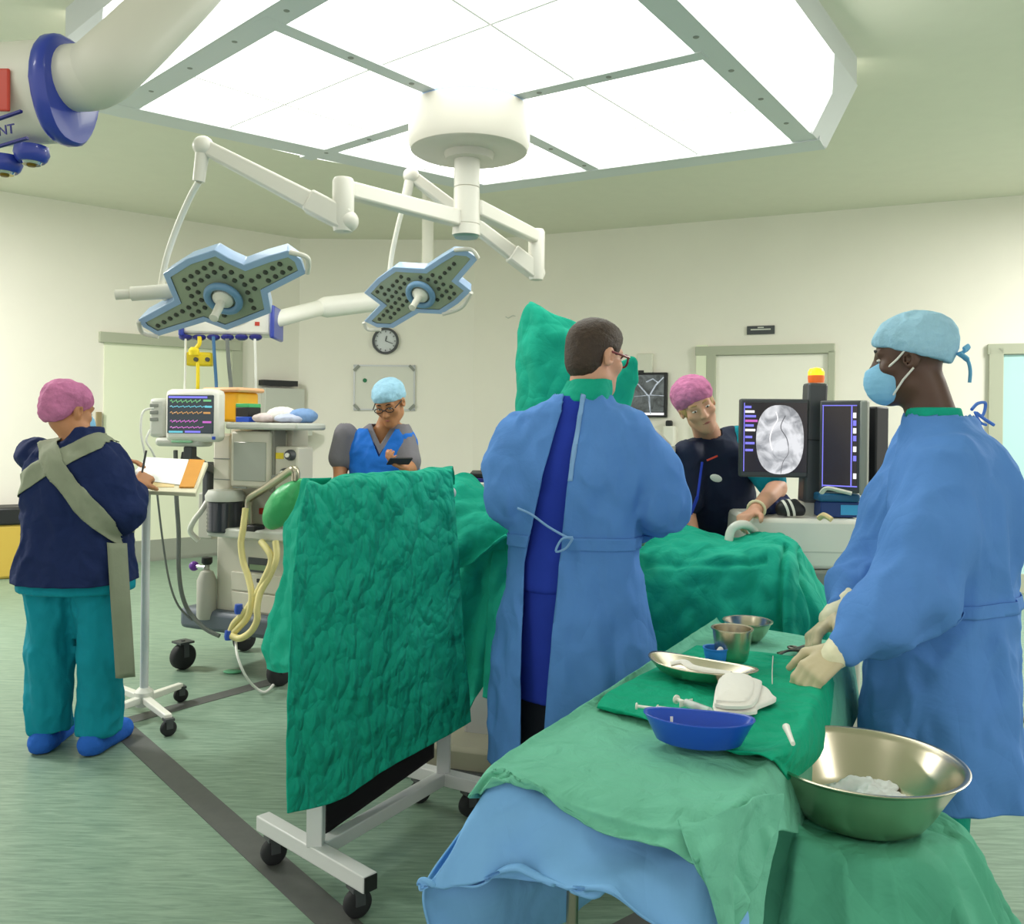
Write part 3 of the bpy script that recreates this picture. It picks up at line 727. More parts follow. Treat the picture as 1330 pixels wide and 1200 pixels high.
for a, b in ((cL, cF), (cF, cR)):
    mb = MB(); t = (b - a).normalized(); s = Vector((-t.y, t.x, 0)); c = (cL + cR) / 2
    if s.dot(c - a) < 0: s = -s
    up = Vector((0, 0, H - ZC)); mb.prism([a, b, b + up, a + up], s * .02); mb.build('side_board', M_white, r, smooth=False)

# ------------------------------------------------------------------ surgical light: drum, column, two arms, two heads
r = empty('surgical_light', (hub.x, hub.y, ZC), 0, 'white double surgical light with two blue-rimmed lamp heads under the canopy', 'surgical light')
rd_ = 79 / F * hub.y
MB().lathe([(0, 0), (rd_ * .97, 0), (rd_ * .97, -.012)], hub, 48).build('mount_ring', M_lampblue, r, label='thin blue ring above the white drum')
MB().lathe([(rd_ * .99, -.012), (rd_, -.03), (rd_ * .995, -.19), (rd_ * .955, -.225), (rd_ * .90, -.235), (.13, -.235), (.12, -.27), (0, -.27)], hub, 48).build('drum', mat('drum_enamel', '#c6c2b5', .4), r)
zc1 = P(605, 306, hub.y).z
mb = MB(); X = lambda z: Vector((hub.x - .01, hub.y, z))
mb.lathe([(.066, 0), (.066, -.16), (.06, -.163), (.066, -.166), (.07, -.35), (.066, -.353), (.07, -.356), (.073, zc1 - X(ZC - .25).z), (.0, zc1 - X(ZC - .25).z)], X(ZC - .25), 28)
mb.build('column', M_arm, r); MB().lathe([(.066, 0), (.06, -.012), (0, -.012)], X(zc1), 28).build('column_cap', mat('grey_green_cap', '#6f8f84', .4), r)
def lamp_arm(col_pt, j1, j2, elbow, link_bot, yoke, nm):
    mb = MB(); mb.bar(col_pt, j1, .07, .085, w2=.06, h2=.075); mb.build('horizontal_arm', M_arm, r, bevel=.012)
    MB().lathe([(.04, .045), (.048, .03), (.048, -(j1.z - j2.z) - .02), (.04, -(j1.z - j2.z) - .06), (0, -(j1.z - j2.z) - .06)], j1, 20).build('joint', M_arm, r)
    d = (elbow - j2).normalized(); mb = MB(); mb.bar(j2 - d * .03, j2 + d * .16, .085, .1); mb.bar(j2 + d * .15, elbow, .065, .085, w2=.05, h2=.065)
    mb.ball(elbow, .045); mb.ball(j2 - d * .03, .05); mb.build('spring_arm', M_arm, r, bevel=.012)
    MB().cyl(elbow, link_bot, .03, .026).build('link', M_arm, r)
    MB().tube(spline([link_bot] + yoke, 24), .014, 12).build('yoke', M_cream, r)
c0 = X(2.47); e1 = P(445, 240, 3.93); j2 = P(443, 283, 3.93); el = P(264, 190, 3.9)
lamp_arm(P(600, 285, hub.y), P(446, 245, 3.93), j2, el, P(258, 236, 3.9), [P(246, 258, 3.95), P(228, 300, 4.02), P(214, 345, 4.06), P(212, 385, 4.08), P(250, 392, 4.08)], 1)
lamp_arm(P(618, 270, hub.y), P(697, 308, 5.25), P(692, 350, 5.25), P(534, 228, 5.0), P(526, 262, 5.0), [P(519, 285, 5.02), P(511, 320, 5.06), P(507, 345, 5.08), P(505, 375, 5.08), P(520, 385, 5.05)], 2)

def lamp_head(outl, cpx, d, nrm, handle_px, lobe_px):
    c = P(*cpx, d); n = Vector(nrm).normalized()
    def on(px, py, off=0.):
        rr = ray(px, py); o = Vector((0, 0, CAMZ)); return o + rr * ((c + n * off - o).dot(n) / rr.dot(n))
    pts = [on(*q) for q in outl]; cen = sum(pts, Vector()) / len(pts)
    back = -n * .07
    hd = empty_part('lamp_head', r)
    big = [cen + (p - cen) * 1.0 for p in pts]; top = [cen + (p - cen) * .93 + back for p in pts]; m = len(pts)
    inn = []
    for i in range(m):                                          # inset outline
        a, b, q = pts[i - 1], pts[i], pts[(i + 1) % m]; e1 = (b - a).normalized(); e2 = (q - b).normalized(); n1 = e1.cross(n); n2 = e2.cross(n)
        bis = n1 + n2; 
        if bis.length < .3: bis = n1
        bis = bis / max(bis.length ** 2 / 2, .4); inn.append(b + bis * -.03 * lamp_sign(pts, n))
    mb = MB(); vs = big + top + inn; fs = [tuple(range(2 * m - 1, m - 1, -1))] + [(i, i + m, (i + 1) % m + m, (i + 1) % m) for i in range(m)] + [(i, (i + 1) % m, (i + 1) % m + 2 * m, i + 2 * m) for i in range(m)]
    mb.add(vs, fs); ro = mb.build('rim', M_lampblue, hd, angle=25, bevel=.004)
    MB().prism([p - n * .004 for p in inn], -n * .02).build('lens_face', M_lampface, hd, smooth=False)
    # lenses
    ex = (inn[1] - inn[0]).normalized(); ey = n.cross(ex); loc = [((p - cen).dot(ex), (p - cen).dot(ey)) for p in inn]; mb = MB(); hc = on(*handle_px)
    hx, hy = (hc - cen).dot(ex), (hc - cen).dot(ey)
    def inside(x, y):
        k = False; j = len(loc) - 1
        for i in range(len(loc)):
            (xi, yi), (xj, yj) = loc[i], loc[j]
            if (yi > y) != (yj > y) and x < (xj - xi) * (y - yi) / (yj - yi) + xi: k = not k
            j = i
        return k
    sp = .044; QR = Matrix((ex, ey, n)).transposed()
    for i in range(-12, 13):
        for j in range(-12, 13):
            x = (i + (j % 2) * .5) * sp; y = j * sp * .87
            if all(inside(x + dx, y + dy) for dx in (-.018, .018) for dy in (-.018, .018)) and math.hypot(x - hx, y - hy) > .09:
                mb.lathe([(.0115, 0), (.0105, .006), (.005, .008), (0, .008)], cen + ex * x + ey * y - n * .004, 10, QR)
    mb.build('lenses', M_led, hd)
    mb = MB(); nseg = 40; mb.tube([hc + ex * .07 * math.cos(2 * PI * k / nseg) + ey * .07 * math.sin(2 * PI * k / nseg) + n * .022 for k in range(nseg)], .017, 10, closed=True); mb.build('centre_ring', mat('ring_blue', '#6f96b8', .35), hd)
    MB().lathe([(.05, 0), (.045, .03), (.02, .05), (.017, .13), (.02, .15), (0, .155)], hc, 20, QR).build('handle', M_cream, hd)
    for q in lobe_px:
        mb = MB(); pp = [on(*u, .0) for u in q]; dirv = [(p - cen).normalized() * .022 for p in pp]
        mb.tube(spline([pp[0]] + [pp[i] + dirv[i] for i in range(1, len(pp) - 1)] + [pp[-1]], 20), .011, 10); mb.build('grip_rail', M_arm, hd)
    return hd
def empty_part(name, root):
    o = bpy.data.objects.new(name, None); COL.objects.link(o); o.parent = root; WM[o] = WM[root]; return o
def lamp_sign(pts, n):
    a = Vector()
    for i in range(len(pts)): a += pts[i].cross(pts[(i + 1) % len(pts)])
    return 1 if a.dot(n) > 0 else -1
q = lambda L, ox, oy, k: [(ox + x * k, oy + y * k) for x, y in L]
o1 = q([(262, 285), (420, 185), (605, 125), (700, 180), (800, 225), (950, 170), (1095, 130), (1180, 190), (1215, 285), (960, 415), (985, 545), (690, 660), (545, 605), (235, 700), (130, 640), (95, 590), (335, 460)], 160, 300, .1955)
lamp_head(o1, (288, 385), 3.95, (-.10, -.66, -.74), (292, 384), [q([(1105, 140), (1195, 190), (1225, 280)], 160, 300, .1955), q([(100, 600), (150, 665), (235, 700)], 160, 300, .1955)])
o2 = q([(215, 535), (330, 410), (470, 310), (600, 318), (735, 325), (860, 240), (985, 165), (1110, 175), (1205, 240), (1035, 435), (1145, 520), (1030, 630), (890, 720), (690, 710), (470, 840), (330, 835), (215, 780), (355, 640)], 440, 300, .1504)
lamp_head(o2, (545, 375), 4.95, (-.28, -.70, -.66), (548, 380), [q([(1000, 165), (1120, 180), (1205, 235)], 440, 300, .1504), q([(215, 790), (270, 835), (360, 850)], 440, 300, .1504), q([(900, 718), (1030, 645), (1145, 530)], 440, 300, .1504)])
a, b = P(150, 383, 4.0), P(225, 378, 4.05)
mb = MB(); mb.tube([a, a + (b - a) * .25, a + (b - a) * .27, b], [.022, .022, .032, .034], 16); mb.build('side_handle', M_arm, r)

# ------------------------------------------------------------------ gas pendant behind the lamps
pb = P(555, 300, 6.9)
r = empty('gas_pendant', (pb.x, pb.y, H), 0, 'ceiling pendant with blue gas sockets hanging behind the left lamp head', 'pendant')
MB().cyl((pb.x, pb.y, H), P(555, 400, 6.9), .045).build('pole', M_cream, r)
h0 = P(350, 417, 5.9); h1 = P(415, 400, 6.4); h2 = P(555, 383, 6.9)
mb = MB(); mb.tube([h0 - Vector((.25, .1, 0)), h0, h1], .055, 16); mb.build('lower_arm', M_white, r)
MB().tube([h1, h1 + (h2 - h1) * .05, h2], [.06, .075, .075], 16).build('upper_arm', M_white, r)
FP = Frame(P(300, 430, 5.8), (1, .05))
mb = MB(); FP.box(mb, 236, 400, 352, 434, 0, .25); mb.build('housing', M_white, r, bevel=.02)
mb = MB(); FP.box(mb, 350, 396, 356, 439, .03, .3); mb.build('end_plate', M_royal, r, bevel=.01); mb = MB(); FP.box(mb, 231, 410, 237, 436, .03, .3); mb.build('end_plate', M_royal, r, bevel=.01)
for k in range(6):
    p = FP.px(241 + k * 18.2, 435, -.02); MB().lathe([(.03, .0), (.042, -.01), (.038, -.025), (.02, -.035), (0, -.035)], p, 18).build('gas_socket', M_dkblue, r)
mb = MB(); FP.box(mb, 331, 418, 337, 423, .004, .006); mb.build('red_mark', M_red, r)
S = lambda px, py, d=5.78: P(px, py, d)
mb = MB(); mb.tube(spline([S(241, 437), S(241, 470, 5.77), S(240, 512, 5.75), S(242, 556, 5.5)], 20), .007, 8); tag(mb.build('supply_hose', M_wcable), 'thin white hose hanging from the leftmost blue gas socket', 'hose', None)
mb = MB(); mb.tube(spline([S(277, 437), S(279, 470), S(281, 505), S(279, 530, 5.7), S(281, 556, 5.45)], 24), .011, 8); tag(mb.build('supply_hose', mat('hose_blue', '#3d6f9c', .5)), 'blue gas hose hanging left of the dark grey hose', 'hose')
mb = MB(); mb.tube(spline([S(295, 440), S(297, 470), S(300, 505), S(299, 535, 5.7), S(303, 556, 5.45)], 24), .013, 8); tag(mb.build('supply_hose', M_cable), 'dark grey gas hose hanging right of the blue hose', 'hose')
mb = MB(); mb.tube(spline([S(331, 440), S(332, 480), S(332, 525, 5.75), S(333, 553, 5.4)], 20), .008, 8); tag(mb.build('supply_hose', M_wcable), 'white gas hose hanging from the rightmost blue socket', 'hose')
p = S(257, 452); r2 = empty('suction_unit', tuple(p), 0, 'yellow suction regulator block hanging on a yellow hose above the monitor', 'regulator')
FY = Frame(S(258, 465), (1, .1)); mb = MB(); FY.box(mb, 240, 457, 275, 475, .0, .08); mb.build('block', M_yellow, r2, bevel=.015)
mb = MB(); mb.lathe([(.03, -.03), (.035, 0), (.02, .02), (0, .02)], S(252, 455, 5.74), 18); mb.build('dial', M_yellow, r2)
MB().tube(spline([S(259, 437), S(259, 446), S(254, 453)], 12), .014, 8).build('hose', M_yellow, r2); MB().tube(spline([S(257, 470), S(257, 500), S(256, 515), S(258, 556, 5.45)], 20), .012, 8).build('hose', M_yellow, r2)
mb = MB()
for x in (255, 270): mb.lathe([(.014, 0), (.014, .02), (0, .02)], FY.px(x, 467, .0), 14, FY.R() @ Matrix.Rotation(PI / 2, 3, 'X'))
mb.build('port', M_dgrey, r2)

# ------------------------------------------------------------------ supply pendant in the near upper left
dN = 1.5
r = empty('supply_pendant', tuple(P(60, 130, dN)), 0, 'cream supply pendant with royal blue end plate at the upper left', 'pendant')
pc0 = P(80, 120, dN); ax = Vector((.98, -.2, 0)).normalized(); nv = Vector((ax.y, -ax.x, 0)); FN = Frame(pc0 + nv * .071, ax)
# housing: rounded body extruded along its axis, capped by the blue plate
sec = []
hh = .083; p0 = pc0
def section(t, w, h, s):
    n = 28; out = []
    for k in range(n):
        a = 2 * PI * k / n; cx = math.copysign(abs(math.cos(a)) ** .7, math.cos(a)); cz = math.copysign(abs(math.sin(a)) ** .8, math.sin(a))
        taper = 1 - .25 * (cz < 0) * abs(cz)
        out.append(p0 + ax * t + FN.n * (cx * w * taper) + Vector((0, 0, cz * h)) )
    return out
def loft(secs):
    mb = MB(); n = len(secs[0]); vs = [p for s_ in secs for p in s_]
    fs = [(i * n + k, i * n + (k + 1) % n, (i + 1) * n + (k + 1) % n, (i + 1) * n + k) for i in range(len(secs) - 1) for k in range(n)]
    fs += [tuple(range(n)), tuple(range((len(secs) - 1) * n, len(secs) * n))]; return mb.add(vs, fs)
loft([section(t, .068, hh * .97, 1) for t in (-.5, -.2, -.005)]).build('housing', M_cream, r, angle=50)
loft([section(-.006, .07, hh, 1), section(.0, .073, hh * 1.05, 1), section(.016, .073, hh * 1.05, 1), section(.022, .068, hh * .99, 1)]).build('end_plate', M_royal, r, angle=50)
pc = p0 + ax * .015 + Vector((0, 0, .022))
mb = MB(); mb.tube(spline([pc, pc + ax * .045 + Vector((0, .0, .002)), P(148, 78, 1.48), P(192, 36, 1.53), P(238, -10, 1.6), P(300, -75, 1.75), P(380, -160, 1.9)], 60), [.053] * 60, 28); mb.build('arm', M_cream, r)
def nplate(x0, y0, x1, y1, m, nm, out=.002, b=.0, sh=0):
    mb = MB(); q = [FN.px(x0, y0, out), FN.px(x1, y0 - sh, out), FN.px(x1, y1 - sh, out), FN.px(x0, y1, out)]; mb.prism(q, -FN.n * .006); return mb.build(nm, m, r, bevel=b, smooth=False)
nplate(-14, 88, 11, 144, M_red, 'red_label', .004, .003, 0)
for k, y in enumerate((153, 181)): nplate(-20, y + (5 if k == 0 else 12), 26 + 8 * k, y + (8 if k == 0 else 15), M_dkblue, 'blue_line', .003, 0, 16)
M4 = FN.text_matrix(19, 167, .003); t_ = M4 @ Matrix.Rotation(.12, 4, 'Z'); text('NT', .022, t_, 'lettering', M_dkblue, r, align='RIGHT')
for x, y in ((41, 200), (6, 213)):
    p = FN.px(x, y, -.06); so = MB().lathe([(.026, .012), (.028, 0), (.024, -.010), (.02, -.014), (0, -.014)], p, 24, sx=1).build('gas_socket', M_royal, r)
    MB().lathe([(.016, -.014), (.014, -.018), (0, -.018)], p, 20).build('socket_ring', M_chrome, so); MB().lathe([(.008, -.018), (.006, -.021), (0, -.021)], p, 14).build('socket_core', mat('brass_core', '#8a6a20', .4, .6), so)
# ------------------------------------------------------------------ people
def W2L(root, p): return WM[root].inverted() @ Vector(p)
def put(S, name, material, root, wr=None, smooth=1, label=None, solid=0.):
    return finish(name, S.mesh(name, wr, smooth), material, root, local=True, angle=180, label=label, solid=solid)
def T3(v): return tuple(v)
def vfold(n, amp, z0, z1, ph=0.):
    """vertical pleats that fade in from z1 down to z0"""
    def f(a, Z):
        t = np.clip((z1 - Z) / (z1 - z0), 0, 1)
        return amp * t * (.6 * np.sin(n * a + ph + .8 * np.sin(2 * a)) + .4 * np.sin((n * 2 - 3) * a + 1.7 + ph))
    return f

# ---- surgeon seen from behind -------------------------------------------------
R_ = empty('person', (.215, 3.03, 0), math.radians(-12), 'man with short dark hair in an open-backed blue gown, back turned at the table', 'person')
hc = Vector((.058, .035, 1.683)); hR = eul(math.radians(-42), math.radians(8), 0)
sh = lambda s: (s * .19, .0, 1.43)
elb = {1: W2L(R_, P(858, 655, 2.98)), -1: W2L(R_, P(668, 645, 3.02))}
wrs = {1: Vector((.17, .42, 1.06)), -1: Vector((-.12, .44, 1.04))}
hd_ = {1: Vector((-.35, .93, -.1)), -1: Vector((.4, .9, -.1))}
S = SDF((-.5, -.35, -.01), (.5, .75, 1.86), .0075)
for s in (-1, 1):
    S.chain([(s * .10, .01, .09), (s * .105, .0, .48), (s * .095, 0, .9)], [.045, .06, .085], .03); S.cap((s * .105, -.05, .04), (s * .125, .15, .035), .04, .035, .03)
    S.chain([sh(s), T3(elb[s]), T3(wrs[s])], [.055, .045, .028], .03); hand(S, wrs[s], hd_[s], (-s * .3, 0, -1), s * -1, .4)
S.col([(.85, 0, 0, .16, .11), (1.05, 0, 0, .145, .10), (1.3, 0, 0, .165, .11), (1.45, 0, 0, .15, .08), (1.5, 0, 0, .08, .06)], .04)
head(S, hc, hR, (0.02, .0, 1.47)); put(S, 'body', M_skin_l, R_)
face_bits(hc, hR, R_, M_hair)
T = lambda x, y, z: T3(hc + hR @ Vector((x, y, z)))
S = SDF((-.12, -.18, 1.5), (.25, .22, 1.86), .004); Rn = np.array(hR)
S.ell(T(0, -.016, .042), (.083, .100, .088), Rn, .01); S.ell(T(0, -.05, -.02), (.068, .058, .07), Rn, .03); S.ell(T(0, .01, .075), (.07, .083, .052), Rn, .02)
S.ell(T(0, .135, -.005), (.10, .062, .075), Rn, .01, 'sub'); S.ell(T(0, .06, -.07), (.12, .065, .06), Rn, .02, 'sub')
for sx in (-1, 1): S.ell(T(sx * .085, .004, -.014), (.03, .034, .042), Rn, .008, 'sub')
put(S, 'hair', M_hair, R_, wrinkle(.002, (60, 60, 60)))
g = MB(); V = lambda x, y, z: hc + hR @ Vector((x, y, z))
for sx in (-1, 1):
    g.tube([V(sx * .084, -.005, .014), V(sx * .082, .04, .012), V(sx * .068, .092, .012)], .0042, 8)
    g.tube([V(sx * .034 + .028 * math.cos(a), .105 - .012 * abs(math.cos(a)) * (sx * math.cos(a) > 0), .004 + .021 * math.sin(a)) for a in [k * PI / 8 for k in range(16)]], .0038, 6, closed=True)
g.tube([V(-.008, .107, .008), V(.008, .107, .008)], .003, 6); g.build('glasses', mat('dark_red_frame', '#7a1f26', .3), R_, local=True)
S = SDF((-.2, -.16, 1.40), (.25, .18, 1.66), .006)
S.col([(1.53, .025, -.002, .092, .082), (1.565, .035, .0, .084, .079), (1.605, .042, .01, .076, .074)], .01); put(S, 'collar', M_green, R_, wrinkle(.006, (16, 16, 20)), label='green cloth collar at the neck')
# lead apron vest and skirt, trousers, clogs
S = SDF((-.36, -.3, .5), (.36, .3, 1.62), .012)
S.col([(.90, 0, 0, .195, .145), (1.1, 0, 0, .18, .13), (1.32, 0, 0, .205, .13), (1.45, 0, .0, .17, .10), (1.52, .015, 0, .098, .085), (1.555, .02, 0, .085, .08)], .01); put(S, 'apron_vest', M_scrubb, R_, wrinkle(.004, (6, 6, 10)))
S = SDF((-.36, -.3, .5), (.36, .3, 1.0), .012)
S.col([(.545, 0, 0, .205, .155), (.75, 0, 0, .195, .145), (.93, 0, 0, .185, .135)], .01); put(S, 'apron_skirt', M_scrubb, R_, wrinkle(.004, (8, 8, 3)))
S = SDF((-.3, -.2, .06), (.3, .2, .75), .012)
for s in (-1, 1): S.cap((s * .1, 0, .1), (s * .09, 0, .65), .075, .10, .02)
put(S, 'trousers', M_dscrub, R_, wrinkle(.006, (9, 9, 4)))
for s in (-1, 1):
    S = SDF((s * .12 - .09, -.16, -.005), (s * .12 + .09, .24, .15), .007); S.cap((s * .105, -.06, .045), (s * .128, .16, .04), .05, .046, .02); S.half((0, 0, .004), (0, 0, -1)); put(S, 'shoe', M_white, R_)
# gown
S = SDF((-.62, -.42, .26), (.66, .66, 1.56), .0105)
S.col([(.33, .0, .0, .285, .235), (.55, .0, .0, .28, .225), (.8, .0, .0, .255, .195), (1.03, .0, 0, .215, .16), (1.14, 0, 0, .222, .162), (1.32, 0, 0, .242, .16), (1.42, .0, .0, .225, .13), (1.49, .01, .0, .175, .11), (1.53, .02, .0, .115, .095), (1.565, .03, .0, .092, .086)], .03, fold=vfold(7, .05, .35, 1.1, .4))
for s in (-1, 1):
    m_ = Vector((s * .175, 0, 1.40)).lerp(elb[s], .5) + Vector((s * .025, 0, .0)); S.cap((s * .175, 0, 1.40), T3(m_), .093, .093, .05)
    S.chain([T3(m_), T3(elb[s])], [.093, .096], .012); S.chain([T3(elb[s]), T3(elb[s].lerp(wrs[s], .6)), T3(wrs[s])], [.096, .07, .045], .012)
me = S.mesh('gown', crease(.024, (6, 6, 2.2), 3.3))
xl = lambda z: (-.035 if z > 1.5 else -.035 - .115 * (1.5 - z) / .5 if z > 1.0 else -.15 + .02 * (1.0 - z))
xr = lambda z: (.022 if z > 1.5 else .022 - .05 * (1.5 - z) / .5 if z > 1. else -.028 - .055 * (1. - z))
n1 = Vector((.5, 0, -.115)); n2 = Vector((.5, 0, -.05)); n3 = Vector((1, 0, -.02)); n4 = Vector((1, 0, -.055))
me = split_drop(me, [((-.035, 0, 1.5), n1), ((.022, 0, 1.5), n2), ((-.15, 0, 1.), (1, 0, .02)), ((-.028, 0, 1.), (1, 0, -.055)), ((0, -.02, 0), (0, 1, 0))],
                lambda c: c.y < -.02 and xl(c.z) < c.x < xr(c.z) or c.z > 1.555 or c.z < .335)
gown = finish('gown', me, M_gown, R_, local=True, angle=180, solid=.004)
def ribbon(src, planes, off, name, material, root, keep=None, label=None):
    m2 = cut(src, planes); swell(m2, off)
    if keep: m2 = split_drop(m2, [], lambda c: not keep(c))
    return finish(name, m2, material, root, local=True, angle=180, solid=.003, label=label)
ribbon(me, [((0, 0, 1.085), (0, .05, 1)), ((0, 0, 1.045), (0, -.05, -1))], .006, 'belt', M_gown, R_, lambda c: abs(c.x) < .26 and c.y < .16)
ribbon(me, [((.022, 0, 1.5), -n2), ((.037, 0, 1.5), n2)], .004, 'back_edge_highlight', M_gownp, R_, lambda c: c.y < -.02 and 1.27 < c.z < 1.555)  # paler strip: a highlight painted along the right edge of the back opening
mb = MB(); L = lambda px, py, d: W2L(R_, P(px, py, d))
mb.tube(spline([L(672, 660, 2.83), L(690, 668, 2.82), L(712, 684, 2.82), L(735, 697, 2.81), L(744, 700, 2.80)], 24), .004, 6); mb.tube(spline([L(744, 699, 2.8), L(735, 712, 2.81), L(722, 716, 2.82), L(730, 700, 2.81), L(744, 698, 2.8)], 20), .004, 6)
mb.build('gown_tie', M_gownp, R_, local=True)
for s in (-1, 1):
    S = SDF(wrs[s] - Vector((.13, .13, .13)), wrs[s] + Vector((.2, .24, .13)), .005); d = hd_[s].normalized()
    S.cap(T3(wrs[s] - d * .06), T3(wrs[s] + d * .01), .045, .034, .02); hand(S, wrs[s], hd_[s], (-s * .3, 0, -1), s * -1, .4, .0105, sc=1.06); put(S, 'glove', M_glove, R_)

# ---- masked surgeon on the right, in profile ---------------------------------
R_ = empty('person', (1.235, 2.60, 0), math.radians(66), 'man in blue gown, light blue cap and mask, gloved hands over the instrument table', 'person')
hc = Vector((0.0, .085, 1.655)); hR = eul(0, math.radians(6), 0)
sh = {-1: W2L(R_, P(1222, 612, 2.45)), 1: Vector((.19, .03, 1.41))}
elb = {-1: W2L(R_, P(1188, 772, 2.34)), 1: W2L(R_, P(1135, 745, 2.72))}
wrs = {-1: W2L(R_, P(1095, 842, 2.30)), 1: W2L(R_, P(1090, 797, 2.56))}
tip = {-1: W2L(R_, P(1052, 876, 2.27)), 1: W2L(R_, P(1058, 824, 2.52))}
hd_ = {s: (tip[s] - wrs[s]).normalized() for s in (-1, 1)}
Ri = Matrix.Rotation(math.radians(-66), 3, 'Z'); pn = {-1: Ri @ Vector((.1, .5, -.85)), 1: Ri @ Vector((.1, -.4, -.9))}
S = SDF((-.5, -.35, -.01), (.5, .75, 1.86), .0075)
for s in (-1, 1):
    S.chain([(s * .10, .01, .09), (s * .105, .0, .48), (s * .095, 0, .9)], [.045, .06, .085], .03); S.cap((s * .105, -.05, .04), (s * .125, .15, .035), .04, .035, .03)
    S.chain([T3(sh[s]), T3(elb[s]), T3(wrs[s])], [.055, .045, .028], .03); S.cap(T3(wrs[s]), T3(wrs[s] + hd_[s] * .05), .024, .012, .02)
S.col([(.85, 0, 0, .16, .11), (1.05, 0, 0, .145, .10), (1.3, 0, 0, .165, .11), (1.40, 0, 0.0, .14, .075), (1.47, 0, .01, .07, .06)], .03)
S.cap((0, .02, 1.46), (0, .05, 1.57), .058, .056, .04)
head(S, hc, hR, (0, .01, 1.46)); put(S, 'body', M_skin_d, R_); face_bits(hc, hR, R_, M_hairk, lips=False)
T = lambda x, y, z: T3(hc + hR @ Vector((x, y, z))); V = lambda x, y, z: hc + hR @ Vector((x, y, z)); Rn = np.array(hR)
S = SDF((-.15, -.12, 1.52), (.15, .26, 1.86), .005)
S.ell(T(0, -.022, .056), (.098, .118, .084), Rn, .01); S.ell(T(0, -.04, .015), (.089, .082, .07), Rn, .03)
S.half(T(0, .10, .052), hR @ Vector((0, .36, -1))); S.half(T(0, -.1, -.03), hR @ Vector((0, -.1, -1)))
cap_me = S.mesh('cap', wrinkle(.006, (20, 20, 20), 1.), 1); finish('cap', cap_me, M_bluecap, R_, local=True, angle=180)
mb = MB(); mb.tube(spline([V(-.03, -.13, .0), V(-.02, -.15, -.02), V(-.02, -.155, -.05), V(-.02, -.15, -.085)], 14), [.013] * 5 + [.008] * 9, 8, flat=.5)
mb.tube(spline([V(.0, -.135, .0), V(.03, -.15, .01), V(.01, -.16, .02), V(-.02, -.145, .01)], 14), .008, 8, flat=.5); mb.build('cap_tie', mat('cap_tie_blue', '#6fb6e0', .8), R_, local=True)
S = SDF((-.12, .0, 1.45), (.12, .28, 1.74), .004)
S.ell(T(0, .068, -.058), (.063, .062, .07), Rn, .01); S.half(T(0, .03, -.06), hR @ Vector((0, -1, .25))); S.half(T(0, .1, -.012), hR @ Vector((0, .45, 1)))
put(S, 'mask', M_mask, R_, wrinkle(.002, (10, 10, 60)))
mb = MB()
for s in (-1, 1):
    mb.tube([V(s * .056, .07, -.03), V(s * .078, .03, .0), V(s * .085, .0, .03)], .003, 6); mb.tube([V(s * .056, .05, -.10), V(s * .078, .02, -.06), V(s * .086, -.01, -.03)], .003, 6)
mb.build('mask_loops', M_white, R_, local=True)
S = SDF((-.16, -.16, 1.38), (.16, .2, 1.58), .006); S.col([(1.40, 0, 0.005, .13, .095), (1.47, 0, .015, .088, .080), (1.515, 0, .02, .076, .074)], .01)
put(S, 'collar', M_green, R_, label='green scrub collar above the gown')
S = SDF((-.3, -.2, .06), (.3, .2, .95), .012)
for s in (-1, 1): S.cap((s * .1, 0, .1), (s * .09, 0, .85), .075, .11, .02)
put(S, 'trousers', M_green, R_, wrinkle(.006, (9, 9, 4)))
for s in (-1, 1):
    S = SDF((s * .12 - .09, -.16, -.005), (s * .12 + .09, .24, .15), .007); S.cap((s * .105, -.06, .045), (s * .128, .16, .04), .05, .046, .02); S.half((0, 0, .004), (0, 0, -1)); put(S, 'shoe', M_white, R_)
S = SDF((-.65, -.5, .24), (.6, .75, 1.53), .0105)
S.col([(.30, 0, -.01, .28, .235), (.6, 0, -.01, .265, .22), (.86, 0, -.01, .24, .195), (1.05, 0, -.02, .225, .18), (1.2, 0, -.035, .24, .185), (1.33, 0, -.035, .235, .165), (1.41, 0, -.02, .20, .125), (1.455, 0, .0, .13, .10), (1.50, 0, .01, .088, .085)], .03, fold=vfold(6, .045, .35, 1.05, 1.2))
for s in (-1, 1):
    S.chain([T3(sh[s] + Vector((0, 0, -.01))), T3(sh[s].lerp(elb[s], .5) + Vector((s * .01, .0, -.01))), T3(elb[s])], [.092, .10, .10], .06)
    S.chain([T3(elb[s]), T3(elb[s].lerp(wrs[s], .55)), T3(elb[s].lerp(wrs[s], .93))], [.10, .078, .05], .05)
gme = S.mesh('gown', crease(.026, (5.5, 5.5, 2.3), 8.1)); gme = split_drop(gme, [((0, 0, 1.49), (0, .1, 1)), ((0, 0, .45), (0, 0, 1))], lambda c: c.z > 1.492 or c.z < .45)
finish('gown', gme, M_gown, R_, local=True, angle=180, solid=.004)
ribbon(gme, [((0, 0, .985), (0, .06, 1)), ((0, 0, .95), (0, -.06, -1))], .006, 'belt', M_gown, R_, lambda c: c.y < .12 and (c.x ** 2 + c.y ** 2) < .105)
sm = sh[-1].lerp(elb[-1], .28); ax_ = (elb[-1] - sh[-1]).normalized()
mb = MB(); L = lambda px, py, d: W2L(R_, P(px, py, d))
mb.tube(spline([L(1262, 532, 2.68), L(1270, 524, 2.70), L(1280, 524, 2.72), L(1276, 540, 2.72), L(1268, 536, 2.70), L(1280, 545, 2.72), L(1291, 552, 2.73)], 40), .005, 6)
mb.tube(spline([L(1266, 535, 2.69), L(1273, 548, 2.71), L(1281, 552, 2.72)], 12), .004, 6)
mb.build('neck_tie', mat('gown_tie_blue', '#4f7fd4', .8), R_, local=True)
